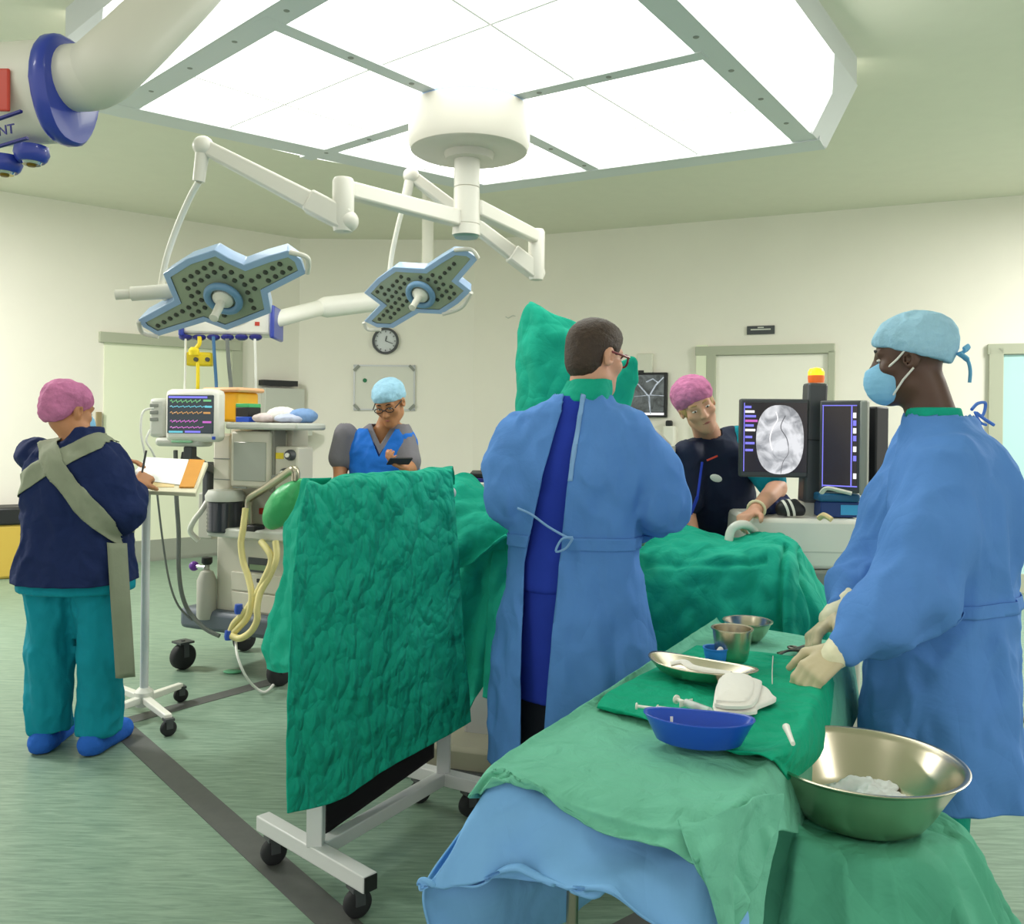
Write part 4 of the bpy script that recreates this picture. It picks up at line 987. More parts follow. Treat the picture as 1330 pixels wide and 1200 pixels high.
mb = MB(); mb.tube(spline([L(1296, 764, 2.72), L(1308, 760, 2.74), L(1320, 757, 2.75), L(1318, 764, 2.74), L(1304, 763, 2.73), L(1311, 790, 2.72), L(1316, 820, 2.72), L(1309, 850, 2.7), L(1303, 872, 2.69)], 50), .006, 6)
mb.build('waist_tie', MATS['gown_tie_blue'], R_, local=True)
for s in (-1, 1):
    lo = [min(wrs[s][i], tip[s][i]) - .13 for i in range(3)]; hi = [max(wrs[s][i], tip[s][i]) + .13 for i in range(3)]
    S = SDF(lo, hi, .0035); d = hd_[s]
    hand(S, wrs[s] + d * .01, d, pn[s], -1 if s < 0 else 1, .55, .0108, sc=1.08, th=.6); g = put(S, 'glove', M_glove, R_)
    S = SDF(lo, hi, .004); S.cap(T3(wrs[s] - d * .055), T3(wrs[s] + d * .03), .050, .036, .01); put(S, 'glove_cuff', M_glovec, g, wrinkle(.003, (30, 30, 30)))

# ---- nurse on the left, from behind ------------------------------------------
R_ = empty('person', (-1.915, 3.98, 0), math.radians(-4), 'woman in navy jacket and teal trousers with pink cap, writing at the stand', 'person')
L = lambda px, py, d: W2L(R_, P(px, py, d))
hc = L(91, 533, 4.02); hc = Vector((hc.x, hc.y, hc.z)); hR = eul(math.radians(-30), math.radians(14), math.radians(0))
sh = {1: L(128, 592, 3.95), -1: L(48, 590, 4.08)}
elb = {1: L(163, 665, 3.93), -1: L(85, 650, 4.40)}
wrs = {1: L(178, 630, 4.12), -1: L(142, 600, 4.40)}
tip = {1: L(196, 612, 4.24), -1: L(172, 598, 4.44)}
S = SDF((-.5, -.4, -.01), (.55, .8, 1.72), .0075)
for s in (-1, 1):
    S.chain([(s * .11, .0, .09), (s * .11, .0, .45), (s * .10, 0, .8)], [.045, .065, .10], .03); S.cap((s * .11, -.05, .045), (s * .13, .14, .035), .04, .035, .03)
    S.chain([T3(sh[s]), T3(elb[s]), T3(wrs[s])], [.06, .046, .030], .03)
d = (tip[1] - wrs[1]).normalized(); hand(S, wrs[1], d, Vector((-.5, .3, -.8)), -1, .75, .0095, th=.7)
d = (tip[-1] - wrs[-1]).normalized(); hand(S, wrs[-1], d, Vector((.1, 0, -1)), 1, .25, .0095)
S.col([(.75, 0, 0, .19, .13), (.95, 0, 0, .19, .13), (1.2, 0, .02, .18, .12), (1.33, 0, .03, .14, .08), (1.38, 0.01, .04, .08, .06)], .04)
head(S, hc, hR, (0.02, .03, 1.35)); put(S, 'body', M_skin_m, R_); face_bits(hc, hR, R_, M_hairk, lips=False)
T = lambda x, y, z: T3(hc + hR @ Vector((x, y, z))); V = lambda x, y, z: hc + hR @ Vector((x, y, z)); Rn = np.array(hR)
S = SDF(hc - Vector((.16, .18, .16)), hc + Vector((.16, .16, .18)), .005)
S.ell(T(0, -.025, .052), (.096, .112, .082), Rn, .01); S.ell(T(0, -.065, -.01), (.082, .07, .075), Rn, .03); S.half(T(0, .08, .045), hR @ Vector((0, .75, -1))); S.half(T(0, -.07, -.075), hR @ Vector((0, .0, -1)))
put(S, 'cap', M_pinkcap, R_, wrinkle(.007, (22, 22, 22)))
S = SDF(hc - Vector((.12, .06, .16)), hc + Vector((.14, .2, .12)), .004)
S.ell(T(0, .062, -.055), (.064, .066, .066), Rn, .01); S.half(T(0, .02, -.06), hR @ Vector((0, -1, .1))); S.half(T(0, .1, -.005), hR @ Vector((0, .4, 1))); put(S, 'mask', M_mask, R_, wrinkle(.002, (10, 10, 60)))
S = SDF((-.32, -.25, .03), (.34, .25, 1.0), .011)
for s in (-1, 1): S.chain([(s * .112, .0, .075), (s * .112, -.01, .42), (s * .10, 0, .84)], [.095, .10, .125], .025)
S.half((0, 0, .075), (0, 0, -1)); put(S, 'trousers', M_teal, R_, crease(.020, (7, 7, 3), 2.))
for s in (-1, 1):
    S = SDF((s * .14 - .1, -.18, -.005), (s * .14 + .1, .26, .15), .007); S.cap((s * .112, -.06, .045), (s * .135, .16, .04), .058, .05, .02); S.half((0, 0, .004), (0, 0, -1)); put(S, 'shoe', M_shoec, R_, wrinkle(.003, (25, 25, 25)))
S = SDF((-.6, -.42, .68), (.6, .62, 1.46), .0095)
S.col([(.73, .0, .0, .255, .225), (.85, 0, .0, .245, .205), (1.0, 0, 0, .23, .18), (1.15, 0, .0, .232, .17), (1.27, 0, .01, .215, .145), (1.33, 0.0, .02, .17, .11), (1.37, .0, .03, .10, .085), (1.415, 0.01, .045, .072, .07)], .03, fold=vfold(5, .03, .75, 1.1, .5))
S.chain([T3(sh[1]), T3(sh[1].lerp(elb[1], .5)), T3(elb[1])], [.082, .082, .078], .05); S.chain([T3(elb[1]), T3(elb[1].lerp(wrs[1], .72))], [.078, .066], .03)
S.chain([T3(sh[-1]), T3(elb[-1]), T3(elb[-1].lerp(wrs[-1], .7))], [.088, .085, .066], .05)
jme = S.mesh('jacket', crease(.018, (7, 7, 4), 5.)); jme = split_drop(jme, [((0, 0, .745), (0, 0, 1))], lambda c: c.z < .745 or c.z > 1.425)
finish('jacket', jme, M_navy, R_, local=True, angle=180, solid=.004)
S = SDF((-.3, -.3, .62), (.3, .3, .8), .01); S.col([(.70, 0, 0, .25, .19), (.78, 0, 0, .25, .185)], .01); put(S, 'tunic_hem', M_teal, R_)
# crossed apron straps on the back (bands between two planes)
def band(src, a, b, w, off, name, keep, root=R_):
    a = Vector(a); b = Vector(b); t = (b - a).normalized(); n = t.cross(Vector((0, 1, 0))).normalized()
    return ribbon(src, [(a + n * w / 2, n), (a - n * w / 2, -n)], off, name, M_strap, root, keep)
rr2 = lambda c: (c.x / .28) ** 2 + (c.y / .235) ** 2 < 1.12
band(jme, (-.115, 0, 1.36), (.215, 0, .985), .085, .013, 'apron_strap', lambda c: c.y < .045 and c.z > .9 and (c.x < .24))
band(jme, (.12, 0, 1.355), (-.24, 0, 1.14), .085, .008, 'apron_strap', lambda c: c.y < .06 and -.26 < c.x < .16)
mb = MB(); q = spline([L(152, 705, 3.87), L(156, 770, 3.86), L(160, 830, 3.88), L(163, 880, 3.9)], 16); sdv = (L(170, 770, 3.9) - L(152, 770, 3.86)).normalized()
for tail, w in ((q, .085),): mb.grid([[p - sdv * w * .5, p - sdv * w * .15 + Vector((0, -.012, 0)), p + sdv * w * .2, p + sdv * w * .5] for p in tail])
mb.build('strap_tail', M_strap, R_, local=True, solid=.004)
pn_ = MB(); a, b = P(186, 606, 4.19), P(190, 585, 4.2); pn_.tube([a - (b - a) * 1.1, a, b], [.002, .005, .005], 10); tag(pn_.build('pen', M_dgrey), 'dark pen in the right hand of the woman writing', 'pen')

# ---- man with the phone, facing us -------------------------------------------
R_ = empty('person', (-.735, 5.2, 0), math.radians(176), 'man in bright blue lead vest and light blue cap looking down at a phone', 'person')
L = lambda px, py, d: W2L(R_, P(px, py, d))
hc = L(506, 523, 5.10); hR = eul(math.radians(-8), math.radians(30), math.radians(6))
sh = {1: L(449, 564, 5.2), -1: L(521, 562, 5.2)}           # his right is on the picture's left
elb = {1: L(443, 600, 5.22), -1: L(531, 606, 5.12)}
wrs = {1: L(440, 645, 5.1), -1: L(525, 607, 4.95)}
S = SDF((-.45, -.3, -.01), (.45, .5, 1.78), .0075)
for s in (-1, 1):
    S.chain([(s * .10, .01, .09), (s * .105, .0, .48), (s * .095, 0, .85)], [.045, .06, .085], .03); S.cap((s * .105, -.05, .04), (s * .125, .15, .035), .04, .035, .03)
    S.chain([T3(sh[s]), T3(elb[s]), T3(wrs[s])], [.052, .046, .030], .03)
hand(S, wrs[1], Vector((0, .1, -1)), Vector((-.8, .3, 0)), -1, .3); hd_m = (L(512, 602, 4.9) - wrs[-1]).normalized(); hand(S, wrs[-1], hd_m, Vector((0, .45, .9)), 1, .5)
S.col([(.85, 0, 0, .16, .11), (1.05, 0, 0, .15, .11), (1.25, 0, 0, .15, .10), (1.34, 0, 0.0, .10, .06), (1.42, 0, .01, .06, .05)], .03)
head(S, hc, hR, (0, .0, 1.40)); put(S, 'body', M_skin_m, R_); face_bits(hc, hR, R_, M_hairk)
T = lambda x, y, z: T3(hc + hR @ Vector((x, y, z))); V = lambda x, y, z: hc + hR @ Vector((x, y, z)); Rn = np.array(hR)
S = SDF(hc - Vector((.15, .17, .13)), hc + Vector((.15, .17, .17)), .005)
S.ell(T(0, -.018, .055), (.092, .112, .08), Rn, .01); S.ell(T(0, -.05, .01), (.08, .07, .06), Rn, .03); S.half(T(0, .09, .045), hR @ Vector((0, .3, -1))); put(S, 'cap', M_bluecap, R_, wrinkle(.005, (20, 20, 20)))
g = MB()
for sx in (-1, 1):
    g.tube([V(sx * .082, .0, .012), V(sx * .066, .092, .012)], .003, 6); g.tube([V(sx * .033 + .024 * math.cos(a), .098, .003 + .014 * math.sin(a)) for a in [k * PI / 8 for k in range(16)]], .0026, 6, closed=True)
g.tube([V(-.008, .105, .006), V(.008, .105, .006)], .004, 6); g.build('glasses', M_black, R_, local=True)
S = SDF((-.42, -.3, 1.0), (.42, .3, 1.5), .0085)
S.col([(1.05, 0, 0, .18, .13), (1.28, 0, 0, .19, .125), (1.39, 0, 0, .16, .09), (1.45, 0, .005, .085, .075)], .03)
for s in (-1, 1): S.chain([T3(sh[s]), T3(sh[s].lerp(elb[s], .85))], [.068, .076], .03)
sme = S.mesh('scrub_top', wrinkle(.006, (10, 10, 6))); n_ = Vector((1, 0, 0))
sme = split_drop(sme, [((0, 0, 1.33), (1, 0, -.55)), ((0, 0, 1.33), (-1, 0, -.55))], lambda c: (c.y > .03 and c.z > 1.33 + abs(c.x) / .55) or c.z > 1.448)
finish('scrub_top', sme, M_gscrub, R_, local=True, angle=180, solid=.004)
S = SDF((-.35, -.3, .6), (.35, .32, 1.5), .0085)
S.col([(.65, 0, .0, .215, .165), (.95, 0, 0, .20, .155), (1.2, 0, 0, .205, .15), (1.33, 0, .0, .20, .125), (1.40, 0, 0, .165, .10), (1.44, 0, .0, .11, .085)], .02)
for s in (-1, 1): S.cap((s * .30, .0, 1.30), (s * .26, .0, 1.12), .075, .05, .02, 'sub')
vme = S.mesh('lead_vest', crease(.012, (7, 7, 5))); vme = split_drop(vme, [((0, 0, 1.26), (1, 0, -.5)), ((0, 0, 1.26), (-1, 0, -.5))], lambda c: (c.y > .0 and c.z > 1.26 + abs(c.x) / .5) or (c.z > 1.42) or c.z < .66)
finish('lead_vest', vme, M_vest, R_, local=True, angle=180, solid=.008)
mb = MB()
for s in (-1, 1): mb.tube(spline([(s * .075, .02, 1.415), (s * .05, .085, 1.36), (0, .128, 1.265)], 12), .006, 6)
mb.build('vest_piping', M_navy, R_, local=True)
S = SDF((-.3, -.2, .06), (.3, .2, .95), .012)
for s in (-1, 1): S.cap((s * .1, 0, .1), (s * .09, 0, .85), .075, .11, .02)
put(S, 'trousers', M_gscrub, R_, wrinkle(.006, (9, 9, 4)))
for s in (-1, 1):
    S = SDF((s * .12 - .09, -.16, -.005), (s * .12 + .09, .24, .15), .008); S.cap((s * .105, -.06, .045), (s * .128, .16, .04), .05, .046, .02); S.half((0, 0, .004), (0, 0, -1)); put(S, 'shoe', M_white, R_)
ph = P(519, 599, 4.86); r = empty('phone', tuple(ph), 0, 'black phone in the hand of the man in the blue vest', 'phone')
Rp = Matrix.Rotation(.5, 3, 'Z') @ Matrix.Rotation(-.55, 3, 'X')
MB().box(ph, (.13, .068, .009), Rp).build('case', M_black, r, bevel=.003); MB().box(ph + Rp @ Vector((0, 0, .005)), (.115, .06, .001), Rp).build('screen', M_screen, r)

# ---- woman at the monitor cart ------------------------------------------------
R_ = empty('person', (1.06, 4.5, 0), math.radians(168), 'woman in navy lead vest and pink cap leaning on the monitor cart handle', 'person')
L = lambda px, py, d: W2L(R_, P(px, py, d))
hc = L(905, 527, 4.22); hR = eul(math.radians(16), math.radians(14), math.radians(26))
sh = {1: L(893, 592, 4.30), -1: L(958, 570, 4.42)}
elb = {1: L(890, 660, 4.3), -1: L(1008, 634, 4.2)}
wrs = {1: L(905, 715, 4.12), -1: L(980, 664, 3.84)}
hip = (0, -.02, .9); nk = L(918, 562, 4.36)
S = SDF((-.55, -.4, -.01), (.6, .75, 1.75), .0075)
for s in (-1, 1):
    S.chain([(s * .10, .01, .09), (s * .105, .0, .48), (s * .095, -.02, .85)], [.045, .06, .085], .03); S.cap((s * .105, -.05, .04), (s * .125, .15, .035), .04, .035, .03)
    S.chain([T3(sh[s]), T3(elb[s]), T3(wrs[s])], [.050, .044, .028], .03)
hand(S, wrs[-1], (L(955, 678, 3.72) - wrs[-1]), Vector((0, .3, -1)), 1, .6); hand(S, wrs[1], Vector((0, .6, -.8)), Vector((-.5, -.5, -.3)), -1, .4)
sx_, sy_ = (sh[1].x + sh[-1].x) / 2, (sh[1].y + sh[-1].y) / 2; zt = (sh[1].z + sh[-1].z) / 2
S.col([(.82, 0, -.02, .16, .11), (1.0, sx_ * .35, sy_ * .3, .15, .11), (1.2, sx_ * .8, sy_ * .75, .155, .11), (zt, sx_, sy_, .13, .08)], .04)
S.cap((sx_, sy_, zt - .03), T3(nk), .07, .05, .04)
head(S, hc, hR, T3(nk)); put(S, 'body', M_skin_l, R_); face_bits(hc, hR, R_, M_hairb)
T = lambda x, y, z: T3(hc + hR @ Vector((x, y, z))); V = lambda x, y, z: hc + hR @ Vector((x, y, z)); Rn = np.array(hR)
S = SDF(hc - Vector((.17, .17, .14)), hc + Vector((.17, .17, .2)), .005)
S.ell(T(0, -.02, .062), (.098, .112, .085), Rn, .01); S.ell(T(0, -.05, .01), (.086, .075, .07), Rn, .03); S.half(T(0, .09, .046), hR @ Vector((0, .45, -1))); put(S, 'cap', M_pinkcap, R_, wrinkle(.007, (22, 22, 22)))
S = SDF(hc - Vector((.15, .12, .14)), hc + Vector((.15, .15, .1)), .005)
S.ell(T(0, -.012, .01), (.085, .085, .07), Rn, .01); S.ell(T(0, .08, -.01), (.066, .07, .09), Rn, .01, 'sub'); S.half(T(0, 0, -.045), hR @ Vector((0, 0, -1))); put(S, 'hair', M_hairb, R_)
S = SDF((-.5, -.35, 1.0), (.6, .5, 1.5), .0085)
S.col([(1.06, sx_ * .5, sy_ * .45, .15, .105), (1.2, sx_ * .8, sy_ * .75, .15, .10), (zt + .02, sx_, sy_, .12, .075)], .03)
for s in (-1, 1): S.chain([T3(sh[s]), T3(sh[s].lerp(elb[s], .86))], [.066, .072], .04)
put(S, 'scrub_top', M_teal, R_, wrinkle(.008, (10, 10, 6)))
S = SDF((-.5, -.4, .5), (.5, .5, 1.52), .0085)
S.col([(.52, 0, 0, .21, .16), (.9, .0, -.0, .195, .145), (1.05, sx_ * .45, sy_ * .42, .185, .135), (1.2, sx_ * .8, sy_ * .75, .185, .13), (zt - .01, sx_ * .99, sy_, .165, .10), (zt + .04, sx_ + .0, sy_, .10, .08)], .02)
S.cap(T3(sh[1]), T3(sh[1].lerp(elb[1], .85)), .080, .086, .05); S.cap(T3(sh[-1] + Vector((.03, 0, .0))), T3(Vector((sx_, sy_, zt))), .068, .07, .04)
vme = S.mesh('lead_vest', crease(.010, (7, 7, 5), 2.)); zn = nk.z - .02
vme = split_drop(vme, [], lambda c: c.z < .53 or (c - nk).length < .075); finish('lead_vest', vme, M_navyd, R_, local=True, angle=180, solid=.006)
FV = Frame(P(930, 620, 4.17), (1, .1))
mb = MB(); mb.bar(P(906, 645, 4.10), P(912, 600, 4.16), .010, .004, (0, -1, 0)); mb.bar(P(897, 668, 4.10), P(906, 645, 4.10), .014, .004, (0, -1, 0)); mb.build('vest_trim', M_scrubb, R_, label='blue edge trim on the vest front')
mb = MB(); mb.bar(P(918, 598, 4.14), P(932, 592, 4.15), .008, .003, (0, -1, 0)); mb.build('red_lettering', M_red, R_)
mb = MB(); mb.ball(P(930, 621, 4.135), (.028, .004, .017), eul(-.1, 0, .3)); mb.build('logo_patch', M_pale, R_)
mb = MB(); c_ = P(983, 661, 4.14); d_ = (elb[-1] - wrs[-1]).normalized(); q_ = Matrix.Rotation(math.radians(168), 3, 'Z') @ d_
rt = q_.cross(Vector((0, 0, 1))).normalized(); u_ = rt.cross(q_)
cw = WM[R_] @ wrs[-1].lerp(elb[-1], .08); mb.tube([cw + rt * .036 * math.cos(k * PI / 8) + u_ * .036 * math.sin(k * PI / 8) for k in range(16)], .007, 8, closed=True); mb.build('wristband', mat('wristband_cream', '#ece0b8', .5), R_)
S = SDF((-.3, -.25, .06), (.3, .2, .95), .012)
for s in (-1, 1): S.cap((s * .1, 0, .1), (s * .09, -.01, .85), .075, .11, .02)
put(S, 'trousers', M_teal, R_, wrinkle(.006, (9, 9, 4)))
for s in (-1, 1):
    S = SDF((s * .12 - .09, -.16, -.005), (s * .12 + .09, .24, .15), .008); S.cap((s * .105, -.06, .045), (s * .128, .16, .04), .05, .046, .02); S.half((0, 0, .004), (0, 0, -1)); put(S, 'shoe', M_white, R_)
# ------------------------------------------------------------------ mobile lead shield with its green cloth
def caster(name, p, root, r=.045, yaw=0., top=.05, m=None):
    """swivel caster: fork and wheel, wheel touching the floor below p"""
    t = Vector((math.cos(yaw), math.sin(yaw), 0)); s = Vector((-t.y, t.x, 0)); c = Vector((p.x, p.y, r))
    mb = MB(); mb.cyl((p.x, p.y, r * 1.6), (p.x, p.y, r * 2 + top), .012)
    for k in (-1, 1): mb.bar(c + s * k * r * .55 + Vector((0, 0, -.0)), c + s * k * r * .5 + Vector((0, 0, r * 1.05)), .03, .006, tuple(s))
    mb.box(c + Vector((0, 0, r * 1.12)), (r * 1.2, r * 1.25, .012), Matrix.Rotation(yaw, 3, 'Z')); o = mb.build(name, m or M_dgrey, root)
    R = Matrix((t, Vector((0, 0, 1)), s)).transposed()
    MB().lathe([(.01, -r * .42), (r * .8, -r * .42), (r, -r * .25), (r, r * .25), (r * .8, r * .42), (.01, r * .42)], c, 24, R).build('wheel', M_rubber, o, angle=50)
    return o
nb = PZ(410, 1105, .12); fb = PZ(576, 1009, .12)
r = empty('lead_shield', ((nb.x + fb.x) / 2, (nb.y + fb.y) / 2, 0), 0, 'white wheeled frame carrying a black lead curtain under the green sheet', 'radiation shield')
M_wframe = mat('white_tube_frame', '#d5d6d4', .4)
na, ne = PZ(341, 1066, .12), PZ(481, 1147, .12); fe = PZ(628, 1022, .12); fa = fb * 2 - fe
for a, b in ((na, ne), (fa, fe)):
    fo = MB().bar(a, b, .05, .05).build('foot', M_wframe, r, bevel=.004); MB().bar(b, b + (b - a).normalized() * .004, .044, .044).build('end_cap', M_black, fo)
    for q, t in ((a, .07), (b, -.06)): caster('caster', q + (b - a).normalized() * t, r, .042, .6)
ZT = 1.19
for p in (nb, fb): MB().bar(p + Vector((0, 0, .02)), Vector((p.x, p.y, ZT)), .05, .05, (1, 0, 0)).build('post', M_wframe, r, bevel=.004)
mb = MB(); mb.bar(nb, fb, .045, .045); mb.build('lower_rail', M_wframe, r, bevel=.004)
nt_, ft_ = Vector((nb.x, nb.y, ZT)), Vector((fb.x, fb.y, ZT)); sdl = (ft_ - nt_).normalized()
MB().cyl(nt_ - sdl * .03, ft_ + sdl * .03, .022).build('top_rail', M_wframe, r)
lc = [[Vector((nb.x, nb.y, 0)).lerp(Vector((fb.x, fb.y, 0)), u) + Vector((0, 0, z + .07 * u * (z < .5))) + Vector((sdl.y, -sdl.x, 0)) * -.03 for u in (.11, .35, .65, .96)] for z in (ZT - .02, .9, .5, .13)]
cloth('lead_curtain', lc, M_lead, 30, 40, .004, 5, parent=r, solid=.006)
D0, D1 = nb.y, fb.y; DD = lambda px: D0 + (D1 - D0) * (px - 410) / 166.
def row(y, off, xs): return [P(x, yy, DD(x) - off) for x, yy in zip(xs, y)]
g = [row((645, 641, 637, 632, 628), -.2, (402, 449, 497, 544, 590)), row((627, 623, 619, 614, 610), -.1, (401, 448, 496, 543, 589)), row((623, 619, 615, 610, 606), .03, (400, 447, 495, 542, 588)),
     row((636, 632, 628, 623, 620), .15, (398, 446, 494, 542, 588)),
     row((730, 725, 722, 718, 712), .20, (386, 440, 492, 545, 595)),
     row((860, 850, 842, 832, 825), .22, (380, 438, 494, 550, 602)),
     row((965, 955, 940, 915, 895), .23, (378, 436, 496, 555, 608)),
     row((1057, 1040, 1006, 972, 937), .24, (379, 434, 492, 553, 611))]
cl = cloth('green_sheet', g, M_greenc, 150, 170, .010, 6.5, (1, 1, .8), folds=lambda u, v: .012 * math.sin(u * 9 + 2 * v) * v * (1 - u * .6) + .03 * math.exp(-((u - .12) / .05) ** 2) * (1 - v) * .8)
tag(cl, 'crumpled green sheet hung over the white wheeled lead shield', 'sheet')
g2 = [[P(402, 624, 2.86), P(399, 622, 2.88), P(396, 621, 2.92), P(430, 620, 2.97)], [P(392, 660, 2.87), P(384, 662, 2.91), P(378, 668, 2.95), P(410, 690, 3.0)],
      [P(386, 705, 2.88), P(377, 702, 2.93), P(369, 694, 2.98), P(400, 740, 3.02)], [P(384, 745, 2.88), P(376, 745, 2.93), P(371, 742, 2.98), P(400, 780, 3.02)], [P(382, 800, 2.88), P(366, 800, 2.93), P(355, 790, 2.99), P(390, 830, 3.03)],
      [P(381, 835, 2.88), P(360, 838, 2.93), P(343, 838, 3.0), P(385, 850, 3.03)], [P(381, 872, 2.88), P(362, 874, 2.93), P(346, 868, 3.0), P(385, 874, 3.03)]]
o = cloth('sheet_back', g2, M_green, 60, 100, .012, 8, parent=None); o.name = 'green_sheet_flap'
M0 = WM[cl]; o.parent = cl; o.location = WM[o].to_translation() - M0.to_translation()

# ------------------------------------------------------------------ operating table and its drapes
tb = PZ(700, 985, 0)
r = empty('operating_table', (.1, 3.85, 0), math.radians(-17), 'operating table with steel column and low base under the green patient drape', 'operating table')
MB().box((-.16, -.02, .07), (.95, .50, .14)).build('base', mat('table_base_beige', '#a9a58f', .45), r, local=True, bevel=.02)
MB().box((-.16, -.02, .025), (1.0, .56, .05)).build('base_skirt', M_dgrey, r, local=True, bevel=.01)
MB().box((-.16, 0.02, .48), (.24, .22, .72)).build('column', M_alu, r, local=True, bevel=.02)
MB().box((.1, .05, .86), (1.75, .46, .06)).build('table_top', M_dgrey, r, local=True, bevel=.02)
px = (640, 740, 835, 895, 950, 998, 1032); rY = (648, 668, 682, 690, 703, 698, 704); rD = (3.95, 3.87, 3.78, 3.70, 3.62, 3.5, 3.45)
nY = (705, 722, 737, 730, 724, 722, 742); nD = (3.62, 3.52, 3.44, 3.38, 3.32, 3.25, 3.2)
fr = [P(x, y, d) for x, y, d in zip(px, rY, rD)]; nr = [P(x, y, d) for x, y, d in zip(px, nY, nD)]
far = [p + Vector((.06, .34, -.06)) for p in fr]; farb = [p + Vector((.09, .46, -.55)) for p in fr]
mid = [p + Vector((-.02, -.09, -.20)) for p in nr]; bot = [p + Vector((-.03, -.13, -.58)) for p in nr]
ext = [P(1075, 770, 3.85), P(1068, 755, 3.7), P(1052, 735, 3.5), P(1062, 775, 3.25), P(1078, 815, 3.18), P(1078, 860, 3.12)]
ext2 = [P(1098, 830, 3.8), P(1092, 815, 3.65), P(1076, 795, 3.48), P(1080, 815, 3.3), P(1086, 845, 3.22), P(1084, 890, 3.15)]
rows_ = [farb, far, fr, nr, mid, bot]; g = [rw + [ext[i], ext2[i]] for i, rw in enumerate(rows_)]
def pf(u, v):
    f = max(0, (v - .5) / .5); k = .016 * f * (math.sin(30 * u + 3 * v) + .8 * (1 - 2 * abs(math.sin(28 * u + 4 * v))))
    k += .022 * math.exp(-((u - .80 - .08 * (v - .5)) / .015) ** 2) * (v > .35) + .02 * math.exp(-((u - .70 + .10 * (v - .5)) / .014) ** 2) * (v > .45)
    k += .018 * math.exp(-((v - .60 + .03 * math.sin(9 * u)) / .018) ** 2) * (.25 < u < .62)
    return k
cl = cloth('patient_drape', g, M_green, 210, 160, .022, 5.5, (1, 1, .8), folds=pf); tag(cl, 'long green drape over the patient on the operating table behind the surgeon', 'surgical drape')
MB_ = lambda: MB()
g = [[P(575, 640, 3.75), P(590, 617, 3.85), P(612, 615, 3.95), P(632, 636, 4.0), P(640, 642, 4.02)], [P(575, 680, 3.62), P(592, 650, 3.68), P(615, 643, 3.72), P(645, 655, 3.7), P(662, 672, 3.68)],
     [P(575, 720, 3.5), P(592, 705, 3.52), P(618, 692, 3.53), P(650, 686, 3.5), P(668, 684, 3.48)], [P(578, 745, 3.48), P(594, 738, 3.5), P(614, 730, 3.5), P(634, 716, 3.48), P(660, 697, 3.46)]]
o1 = cloth('arm_drape', g, M_green, 90, 70, .014, 7, folds=lambda u, v: .02 * math.sin(14 * v + 4 * u) * v); tag(o1, 'bright green drape bunched at the head end beside the lead shield', 'surgical drape')
g = [[P(578, 730, 3.62), P(598, 720, 3.62), P(625, 705, 3.6), P(655, 695, 3.58), P(690, 692, 3.58)], [P(584, 800, 3.58), P(600, 790, 3.57), P(624, 775, 3.56), P(650, 760, 3.56), P(690, 750, 3.56)],
     [P(592, 870, 3.56), P(604, 858, 3.55), P(624, 835, 3.54), P(645, 812, 3.55), P(685, 790, 3.56)], [P(603, 938, 3.55), P(614, 915, 3.54), P(630, 885, 3.53), P(645, 850, 3.54), P(685, 830, 3.56)]]
o2 = cloth('table_side_drape', g, M_green, 80, 90, .010, 6, folds=lambda u, v: .02 * math.sin(9 * u + 7 * v + 1) ); tag(o2, 'green drape hanging low to a point left of the surgeon', 'surgical drape')

# ------------------------------------------------------------------ C-arm x-ray machine with green cover
r = empty('c_arm_machine', (.56, 4.22, 0), 0, 'cream mobile C-arm x-ray machine behind the surgeon under a green cover', 'x-ray machine')
FC = Frame(P(858, 680, 4.05), (1, .0))
mb = MB(); FC.box(mb, 822, 655, 893, 760, 0, .36, z0=.16); mb.build('cabinet', mat('c_arm_cream', '#cfc8ac', .5), r, bevel=.03)
mb = MB(); FC.box(mb, 816, 690, 899, 700, .03, .44, z0=.08, z1=.2); mb.build('base', M_grey, r, bevel=.02)
for q in ((820, .05), (895, .05), (820, .36), (895, .36)): caster('caster', FC.at((FC.px(q[0], 700) - FC.o).x, 0, -q[1]), r, .05, .3, 0)
pA = P(860, 640, 4.25); mb = MB(); mb.cyl((pA.x, pA.y, .9), (pA.x, pA.y, 1.36), .06); mb.build('lift_column', M_pale, r)
mb = MB(); mb.tube(spline([(pA.x, pA.y, 1.34), (pA.x - .1, pA.y - .05, 1.42), (.36, 4.08, 1.52), (.24, 3.95, 1.58)], 20), .05, 14); mb.build('arc_arm', M_pale, r)
mb = MB(); FC.box(mb, 824, 640, 832, 664, .02, .03); mb.build('red_label', M_red, r)
g = [[P(680, 434, 4.15), P(681, 414, 4.02), P(688, 391, 3.92), P(714, 407, 3.88), P(742, 419, 3.9), P(760, 432, 4.0), P(772, 450, 4.15)],
     [P(678, 445, 4.15), P(674, 432, 3.98), P(688, 412, 3.86), P(716, 424, 3.80), P(748, 432, 3.83), P(770, 445, 3.95), P(780, 460, 4.15)],
     [P(678, 480, 4.15), P(672, 472, 3.96), P(688, 465, 3.84), P(718, 462, 3.78), P(750, 465, 3.80), P(775, 475, 3.92), P(786, 490, 4.15)],
     [P(678, 530, 4.15), P(671, 525, 3.95), P(688, 522, 3.83), P(720, 520, 3.76), P(752, 520, 3.78), P(780, 525, 3.9), P(795, 535, 4.15)],
     [P(678, 610, 4.15), P(670, 605, 3.94), P(688, 605, 3.82), P(722, 605, 3.75), P(756, 605, 3.77), P(786, 610, 3.9), P(800, 620, 4.15)]]
o = cloth('c_arm_cover', g, M_green, 90, 100, .008, 6, folds=lambda u, v: .008 * math.sin(20 * v + 6 * u) * (1 - v))
S = SDF((.1, 3.4, 1.35), (.75, 4.1, 1.85), .007); cc = lambda px, py, d: T3(P(px, py, d))
